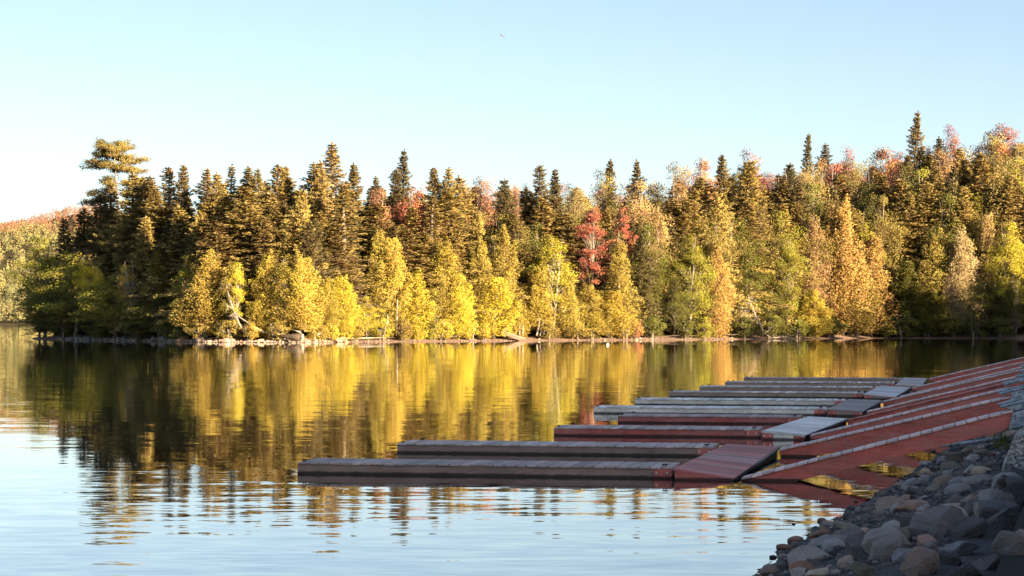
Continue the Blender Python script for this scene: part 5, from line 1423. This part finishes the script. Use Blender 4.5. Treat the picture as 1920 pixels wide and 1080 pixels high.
def platform(FL, BL, wid, zf, zb, deck, side, plates, label):
    """Cross float: left edge FL-BL, right edge wid metres along the docks and lower by the gangways' weight."""
    root = empty('cross_platform', (FL.x, FL.y, 0)); O = Vector((FL.x, FL.y, 0))
    FRp = FL + U * wid; FRp.z = zf
    BRp = BL + U * wid; BRp.z = zb
    Lp = (BL - FL).length
    n = int(round(Lp / PITCH))
    e = (BL - FL).normalized()
    dn = Vector((0, 0, -0.04))
    j = 1.0
    for k in range(n):
        f0, f1 = (k + 0.03) / n, (k + 0.97) / n
        a, b = FL.lerp(BL, f0) - O, FL.lerp(BL, f1) - O
        c, d = FRp.lerp(BRp, f1) - O, FRp.lerp(BRp, f0) - O
        me = MB().hexa([a + dn, d + dn, c + dn, b + dn, a, d, c, b]).mesh('platform_plank')
        if k % 2 == 0: j = R.uniform(0.72, 1.25)
        dk = deck if not isinstance(deck, list) else R.choice(deck)
        link('plank', me, M['wood'], root, (dk[0] * j, dk[1] * j, dk[2] * j))
    # boards round the edge, in pieces; the corner pieces are red
    t = 0.05
    def edge(p, q, inn, parts):
        zoff = Vector((0, 0, -0.045))
        for f0, f1, col, nm in parts:
            a, b = p.lerp(q, f0) - O + zoff, p.lerp(q, f1) - O + zoff
            a2, b2 = a + inn * t, b + inn * t
            lo = lambda v: Vector((v.x, v.y, -0.15))
            me = MB().hexa([lo(a), lo(b), lo(b2), lo(a2), a, b, b2, a2]).mesh(nm)
            link(nm, me, M['wood'], root, col)
    inset = 0.02
    fl, fr, br, bl = FL + e * inset + U * inset, FRp + e * inset - U * inset, BRp - e * inset - U * inset, BL - e * inset + U * inset
    if plates:
        edge(fl, fr, e, ((0.0, 0.27, RED, 'corner_plate'), (0.272, 0.738, side, 'edge_board'), (0.74, 1.0, RED, 'corner_plate')))
        for ff in (0.06, 0.2, 0.94):
            b = link('bolt', BOLT, parent=root); pb = fl.lerp(fr, ff) - O; b.location = (pb.x, pb.y - 0.004, 0.10)
    else:
        edge(fl, fr, e, ((0.0, 0.27, RED, 'corner_plate'), (0.272, 1.0, side, 'edge_board')))
    edge(bl, br, -e, ((0.0, 1.0, side, 'edge_board'),))
    edge(fl + e * 0.06, bl - e * 0.06, U, ((0.0, 1.0, side, 'edge_board'),))
    edge(fr + e * 0.06, br - e * 0.06, -U, ((0.0, 1.0, (0.06, 0.04, 0.04), 'edge_board'),))
    # hinge rod along the gangway side
    mb = MB(); mb.tube([FRp - O + U * 0.03 + Vector((0, 0, -0.03)), BRp - O + U * 0.03 + Vector((0, 0, -0.03))], [0.03, 0.03], 6)
    link('hinge_rod', mb.mesh('hinge_rod', True), M['iron'], root)
    tag(root, label, 'dock platform', 'cross platforms joining pairs of docks')
    return FRp, BRp, e, Lp

def on_left(px, py): return ray(px, py, TOP)
PLAT = [
 ((1262.5, 878), (1363.5, 832), 1.15, 0.050, 0.17, [(0.58, 0.19, 0.17), (0.50, 0.16, 0.15), (0.62, 0.38, 0.36), (0.60, 0.20, 0.17)], RED, 0, 'faded red cross platform joining the two nearest docks'),
 ((1426.5, 808), (1516, 780.5), 1.12, 0.130, 0.17, WDECK, WHITE, 1, 'white cross platform joining the two red docks'),
 ((1550, 767), (1592, 748), 1.14, 0.165, 0.19, (0.36, 0.31, 0.29), (0.36, 0.26, 0.215), 1, 'dark grey cross platform joining the two white docks'),
 ((1619, 738), (1652, 723), 1.25, 0.130, 0.17, [(0.52, 0.50, 0.50), (0.85, 0.86, 0.88), (0.70, 0.70, 0.72)], (0.36, 0.26, 0.215), 1, 'streaky blue-white cross platform fourth from the camera'),
 ((1679, 721), (1694, 707.8), 1.15, 0.200, 0.20, (0.56, 0.50, 0.47), (0.36, 0.26, 0.215), 1, 'pale grey cross platform farthest from the camera'),
]
GL = 5.0
def gangway(S, z0, label, length=GL, z1=1.38, deck=(0.34, 0.25, 0.26), side=RED, width=0.70):
    """Sloping gangway; S is its front lower corner at the platform."""
    root = frame_root('gangway', (S.x, S.y, 0))
    sl = (z1 - z0) / length
    ang = math.atan(sl)
    run = length / math.cos(ang)
    M4 = Matrix.Translation((0.05, 0, z0)) @ Matrix.Rotation(-ang, 4, 'Y')
    for y0_, y1_ in ((0.03, 0.09), (width - 0.09, width - 0.03)):
        mb = MB()
        # deep side beam, its lower end cut upright, its upper end tapered underneath
        P = [(0.0, -0.30 if z0 < 0.1 else -0.33), (run - 0.25, -0.34), (run, -0.22), (run, -0.047), (0.0, -0.047)]
        b = len(mb.v)
        for yy in (y0_, y1_):
            mb.v += [tuple(M4 @ Vector((x, yy, z))) for x, z in P]
        k = len(P)
        mb.f.append(tuple(range(k))); mb.f.append(tuple(reversed(range(k, 2 * k))))
        for q in range(k):
            q2 = (q + 1) % k
            mb.f.append((q, q + k, q2 + k, q2)[::-1])
        me = mb.mesh('side_beam')
        bm = bmesh.new(); bm.from_mesh(me); bmesh.ops.recalc_face_normals(bm, faces=bm.faces); bm.to_mesh(me); bm.free()
        link('side_beam', me, M['wood'], root, side)
    n = int(round(run / PITCH)); p = run / n
    me = plank_mesh(width + 0.02, p - 0.016, 0.04)
    for k in range(n):
        o = link('plank', me, M['wood'], root)
        j = R.uniform(0.85, 1.15)
        o.color = (deck[0] * j, deck[1] * j, deck[2] * j, 1)
        o.matrix_local = M4 @ Matrix.Translation(((k + 0.5) * p, -0.01 + R.uniform(-0.01, 0.01), -0.042 + R.uniform(-0.003, 0.003)))
    # cross ties below
    for f in (0.25, 0.5, 0.75):
        me = MB().box(run * f - 0.04, run * f + 0.04, 0.093, width - 0.093, -0.25, -0.06, M4).mesh('cross_tie')
        link('cross_tie', me, M['wood'], root, side)
    tag(root, label, 'gangway', 'gangways up to the wall')
    return root, M4, run
GLAB = ['red gangway nearest the camera', 'second red gangway from the camera', 'third red gangway, starting at the front of the white platform', 'fourth gangway with an all red deck, behind the white platform',
        'fifth gangway, starting at the front of the dark grey platform', 'sixth gangway, starting at the back of the dark grey platform', 'seventh gangway, starting at the front of the streaky platform', 'eighth gangway, starting at the back of the streaky platform',
        'ninth gangway, last but one', 'tenth gangway, farthest from the camera']
gi = 0
tops = []
for (fl, bl, wid, zf, zb, deck, side, plates, lab) in PLAT:
    FRp, BRp, e, Lp = platform(ray(fl[0], fl[1], TOP), ray(bl[0], bl[1], TOP), wid, zf, zb, deck, side, plates, lab)
    for kk, S in enumerate((FRp + e * 0.02, BRp - e * 1.0)):
        S2 = S + U * 0.06
        z0 = zf if kk == 0 else zb
        dk = (0.42, 0.09, 0.07) if gi in (3,) else (0.78, 0.58, 0.56)
        root, M4, run = gangway(S2, z0 - 0.005, GLAB[gi] + (' sloping up to the wall'), deck=dk)
        tops.append((S2, z0)); gi += 1

# steel landing plates where the gangways meet the wall
for k, (S, z0) in enumerate(tops[:6]):
    base = S + U * (GL - 0.12)
    root = frame_root('landing_plate', (base.x, base.y, 0))
    zt = 1.38
    mb = MB()
    sl = 0.26
    def q(x, y, z): return (x, y, zt + x * sl + z)
    mb.hexa([q(0, 0.0, 0.02), q(0.95, 0.0, 0.02), q(0.95, 1.2, 0.02), q(0, 1.2, 0.02), q(0, 0.0, 0.035), q(0.95, 0.0, 0.035), q(0.95, 1.2, 0.035), q(0, 1.2, 0.035)])
    link('tread_plate', mb.mesh('tread_plate'), M['steel'], root)
    for y in (0.0, 1.12):
        mb = MB(); mb.tube([q(-0.05, y, 0.06), q(0.5, y, 0.065), q(0.95, y, 0.06)], [0.03, 0.03, 0.03], 8)
        link('edge_tube', mb.mesh('edge_tube', True), M['steel'], root)
    mb = MB(); mb.hexa([(0.10, -0.02, zt - 0.36), (0.62, -0.02, zt - 0.22), (0.62, 0.0, zt - 0.22), (0.10, 0.0, zt - 0.36), (0.17, -0.02, zt - 0.06), (0.95, -0.02, zt + 0.20), (0.95, 0.0, zt + 0.20), (0.17, 0.0, zt - 0.06)])
    gp = link('gusset_plate', mb.mesh('gusset_plate'), M['steel'], root)
    for r_ in range(2):
        for c_ in range(5):
            mb = MB(); bx = 0.22 + c_ * 0.11; bz = zt - 0.115 - r_ * 0.055 + c_ * 0.030
            mb.tube([(bx, -0.02, bz), (bx, -0.034, bz)], [0.015, 0.013], 6)
            link('bolt_head', mb.mesh('bolt_head'), M['iron'], gp)
    tag(root, 'galvanised steel landing plate at the top of the %s gangway from the camera' % ('first', 'second', 'third', 'fourth', 'fifth', 'sixth')[k], 'landing plate', 'steel landing plates at the wall')

# ------------------------------------------------------------------ wall, posts and small things on the near shore
def seawall():
    root = empty('concrete_wall', (W0.x, W0.y, 0))
    t0, step = 7.0, 2.0
    for k in range(18):
        t = t0 + k * step
        def P(tt, n, z):
            return Vector((n * WN.x + tt * WT.x, n * WN.y + tt * WT.y, z))
        a, b = t + 0.01, t + step - 0.01
        j = R.uniform(-0.03, 0.03)
        top = 1.40 if t > 9 else 1.34
        me = MB().hexa([P(a, 2.30 + j, 0.3), P(b, 2.30 + j, 0.3), P(b, 3.2, 0.3), P(a, 3.2, 0.3), P(a, 2.66 + j, top), P(b, 2.66 + j, top), P(b, 3.25, top), P(a, 3.25, top)]).mesh('wall_section')
        bm = bmesh.new(); bm.from_mesh(me)
        bmesh.ops.recalc_face_normals(bm, faces=bm.faces)
        bmesh.ops.subdivide_edges(bm, edges=bm.edges[:], cuts=7, use_grid_fill=True)
        for v in bm.verts: v.co += Vector((R.gauss(0, 0.012), R.gauss(0, 0.012), R.gauss(0, 0.01)))
        bm.to_mesh(me); bm.free()
        link('wall_section', me, M['concrete'], root)
    tag(root, 'sloping exposed-aggregate concrete wall along the top of the near shore', 'wall')
seawall()

for (x, y, dx, dz, ln, lab) in ((1872, 935, 0.10, 0.85, 0.32, 'short dark timber stub leaning against the wall'), (1888, 938, -0.12, 0.8, 0.28, 'second dark timber stub propped beside the wall')):
    P = hit_bank(x, y)
    o = link('timber_stub', bevel_mesh(MB().box(-0.05, 0.05, -0.04, 0.04, -0.1, ln).mesh('timber_stub'), 0.01), M['wood'], None, (0.035, 0.03, 0.027))
    o.location = P; o.rotation_euler = (RAD(-12), RAD(24 if dx > 0 else -14), RAD(10))
    tag(o, lab, 'timber')
P = hit_bank(1840, 838)
if P:
    mb = MB(); mb.tube([(-0.9, -0.3, 0.04), (0, 0, 0.12), (0.9, 0.35, 0.22)], [0.04, 0.04, 0.04], 8)
    o = link('old_pipe', mb.mesh('old_pipe', True), M['steel']); o.location = P
    tag(o, 'thin blue-grey pipe lying on the stones below the first gangway', 'pipe')

def leaf_thing(x, y, col, lab):
    P = hit_bank(x, y)
    me = bpy.data.meshes.new('fallen_leaf')
    v = []; n = 10
    for k in range(n):
        a = 2 * math.pi * k / n; r = 0.075 if k % 2 == 0 else 0.04
        v.append((math.cos(a) * r, math.sin(a) * r, 0.012 * math.sin(a * 2)))
    v.append((0, 0, 0.015))
    me.from_pydata(v, [], [(k, (k + 1) % n, n) for k in range(n)])
    o = link('fallen_leaf', me, M['leaf'], None, col); o.location = P + Vector((0, -0.02, 0.07)); o.rotation_euler = (RAD(25), 0, 0.4)
    tag(o, lab, 'leaf')
leaf_thing(1813, 862, (0.5, 0.03, 0.04), 'red fallen leaf on the gravel below the first gangway')
leaf_thing(1860, 860, (0.45, 0.14, 0.03), 'orange fallen leaf on the dark stones near the concrete')

# grass tufts growing at the foot of the wall
def grass():
    P, D, L, W, T = [], [], [], [], []
    for (x, y, n) in ((1886, 832, 140), (1893, 815, 110), (1905, 800, 120), (1912, 845, 90), (1918, 868, 70), (1880, 846, 60)):
        p = hit_bank(x, y)
        if p is None: continue
        q = np.stack([rng.normal(0, 0.12, n), rng.normal(0, 0.12, n), rng.uniform(0.0, 0.12, n)], 1) + np.array(p)
        P.append(q); d = rng.normal(0, 0.4, (n, 3)); d[:, 2] = np.abs(d[:, 2]) + 0.8; D.append(unit(d))
        L.append(rng.uniform(0.12, 0.3, n)); W.append(rng.uniform(0.008, 0.016, n)); T.append(rng.uniform(0.2, 0.9, n))
    me = crown_mesh('grass', np.concatenate(P), np.concatenate(D), np.concatenate(L), np.concatenate(W), np.concatenate(T))
    o = link('grass', me, M['leaf'], None, (0.20, 0.19, 0.03))
    tag(o, 'yellow-green grass tufts at the foot of the concrete wall', 'grass', kind='stuff')
grass()

# mooring buoy off the point
B = ray(1139, 647, 0.0)
mb = MB(); mb.tube([(0, 0, -0.2), (0, 0, -0.05), (0, 0, 0.1), (0, 0, 0.22), (0, 0, 0.28)], [0.05, 0.17, 0.2, 0.13, 0.03], 12)
o = link('mooring_buoy', mb.mesh('mooring_buoy', True), M['white']); o.location = B
tag(o, 'small white mooring buoy off the beach of the point', 'buoy')

# bird in the sky
def bird():
    d = 120.0
    c = Vector((px_at(942, d), d, z_at(67, d)))
    V = [(-0.16, 0, 0.01), (-0.10, 0, 0.035), (0.02, 0, 0.04), (0.10, 0, 0.015), (0.19, 0, -0.02), (-0.10, 0, -0.02), (0.02, 0, -0.03), (0.10, 0, -0.015),
         (-0.05, 0.03, 0.0), (0.03, 0.03, 0.0), (-0.05, -0.03, 0.0), (0.03, -0.03, 0.0),
         (-0.10, 0.16, 0.08), (0.0, 0.17, 0.07), (-0.07, 0.36, 0.13),
         (0.05, -0.16, -0.02), (0.13, -0.15, -0.03), (0.17, -0.36, -0.08), (0.20, 0.03, -0.03), (0.20, -0.03, -0.03)]
    F = [(0, 1, 8), (1, 2, 9, 8), (2, 3, 9), (3, 4, 18), (3, 18, 9), (0, 8, 5), (8, 9, 6, 5), (9, 7, 6), (9, 18, 7), (18, 4, 7),
         (1, 0, 10), (2, 1, 10, 11), (3, 2, 11), (4, 3, 19), (19, 3, 11), (10, 0, 5), (11, 10, 5, 6), (7, 11, 6), (19, 11, 7), (4, 19, 7),
         (8, 9, 13, 12), (12, 13, 14), (11, 10, 15, 16), (16, 15, 17)]
    me = bpy.data.meshes.new('bird'); me.from_pydata(V, [], F); me.update()
    o = link('bird', me, M['feather']); o.location = c; o.rotation_euler = (RAD(18), RAD(8), RAD(25))
    tag(o, 'small dark bird gliding high in the pale sky', 'bird')
bird()
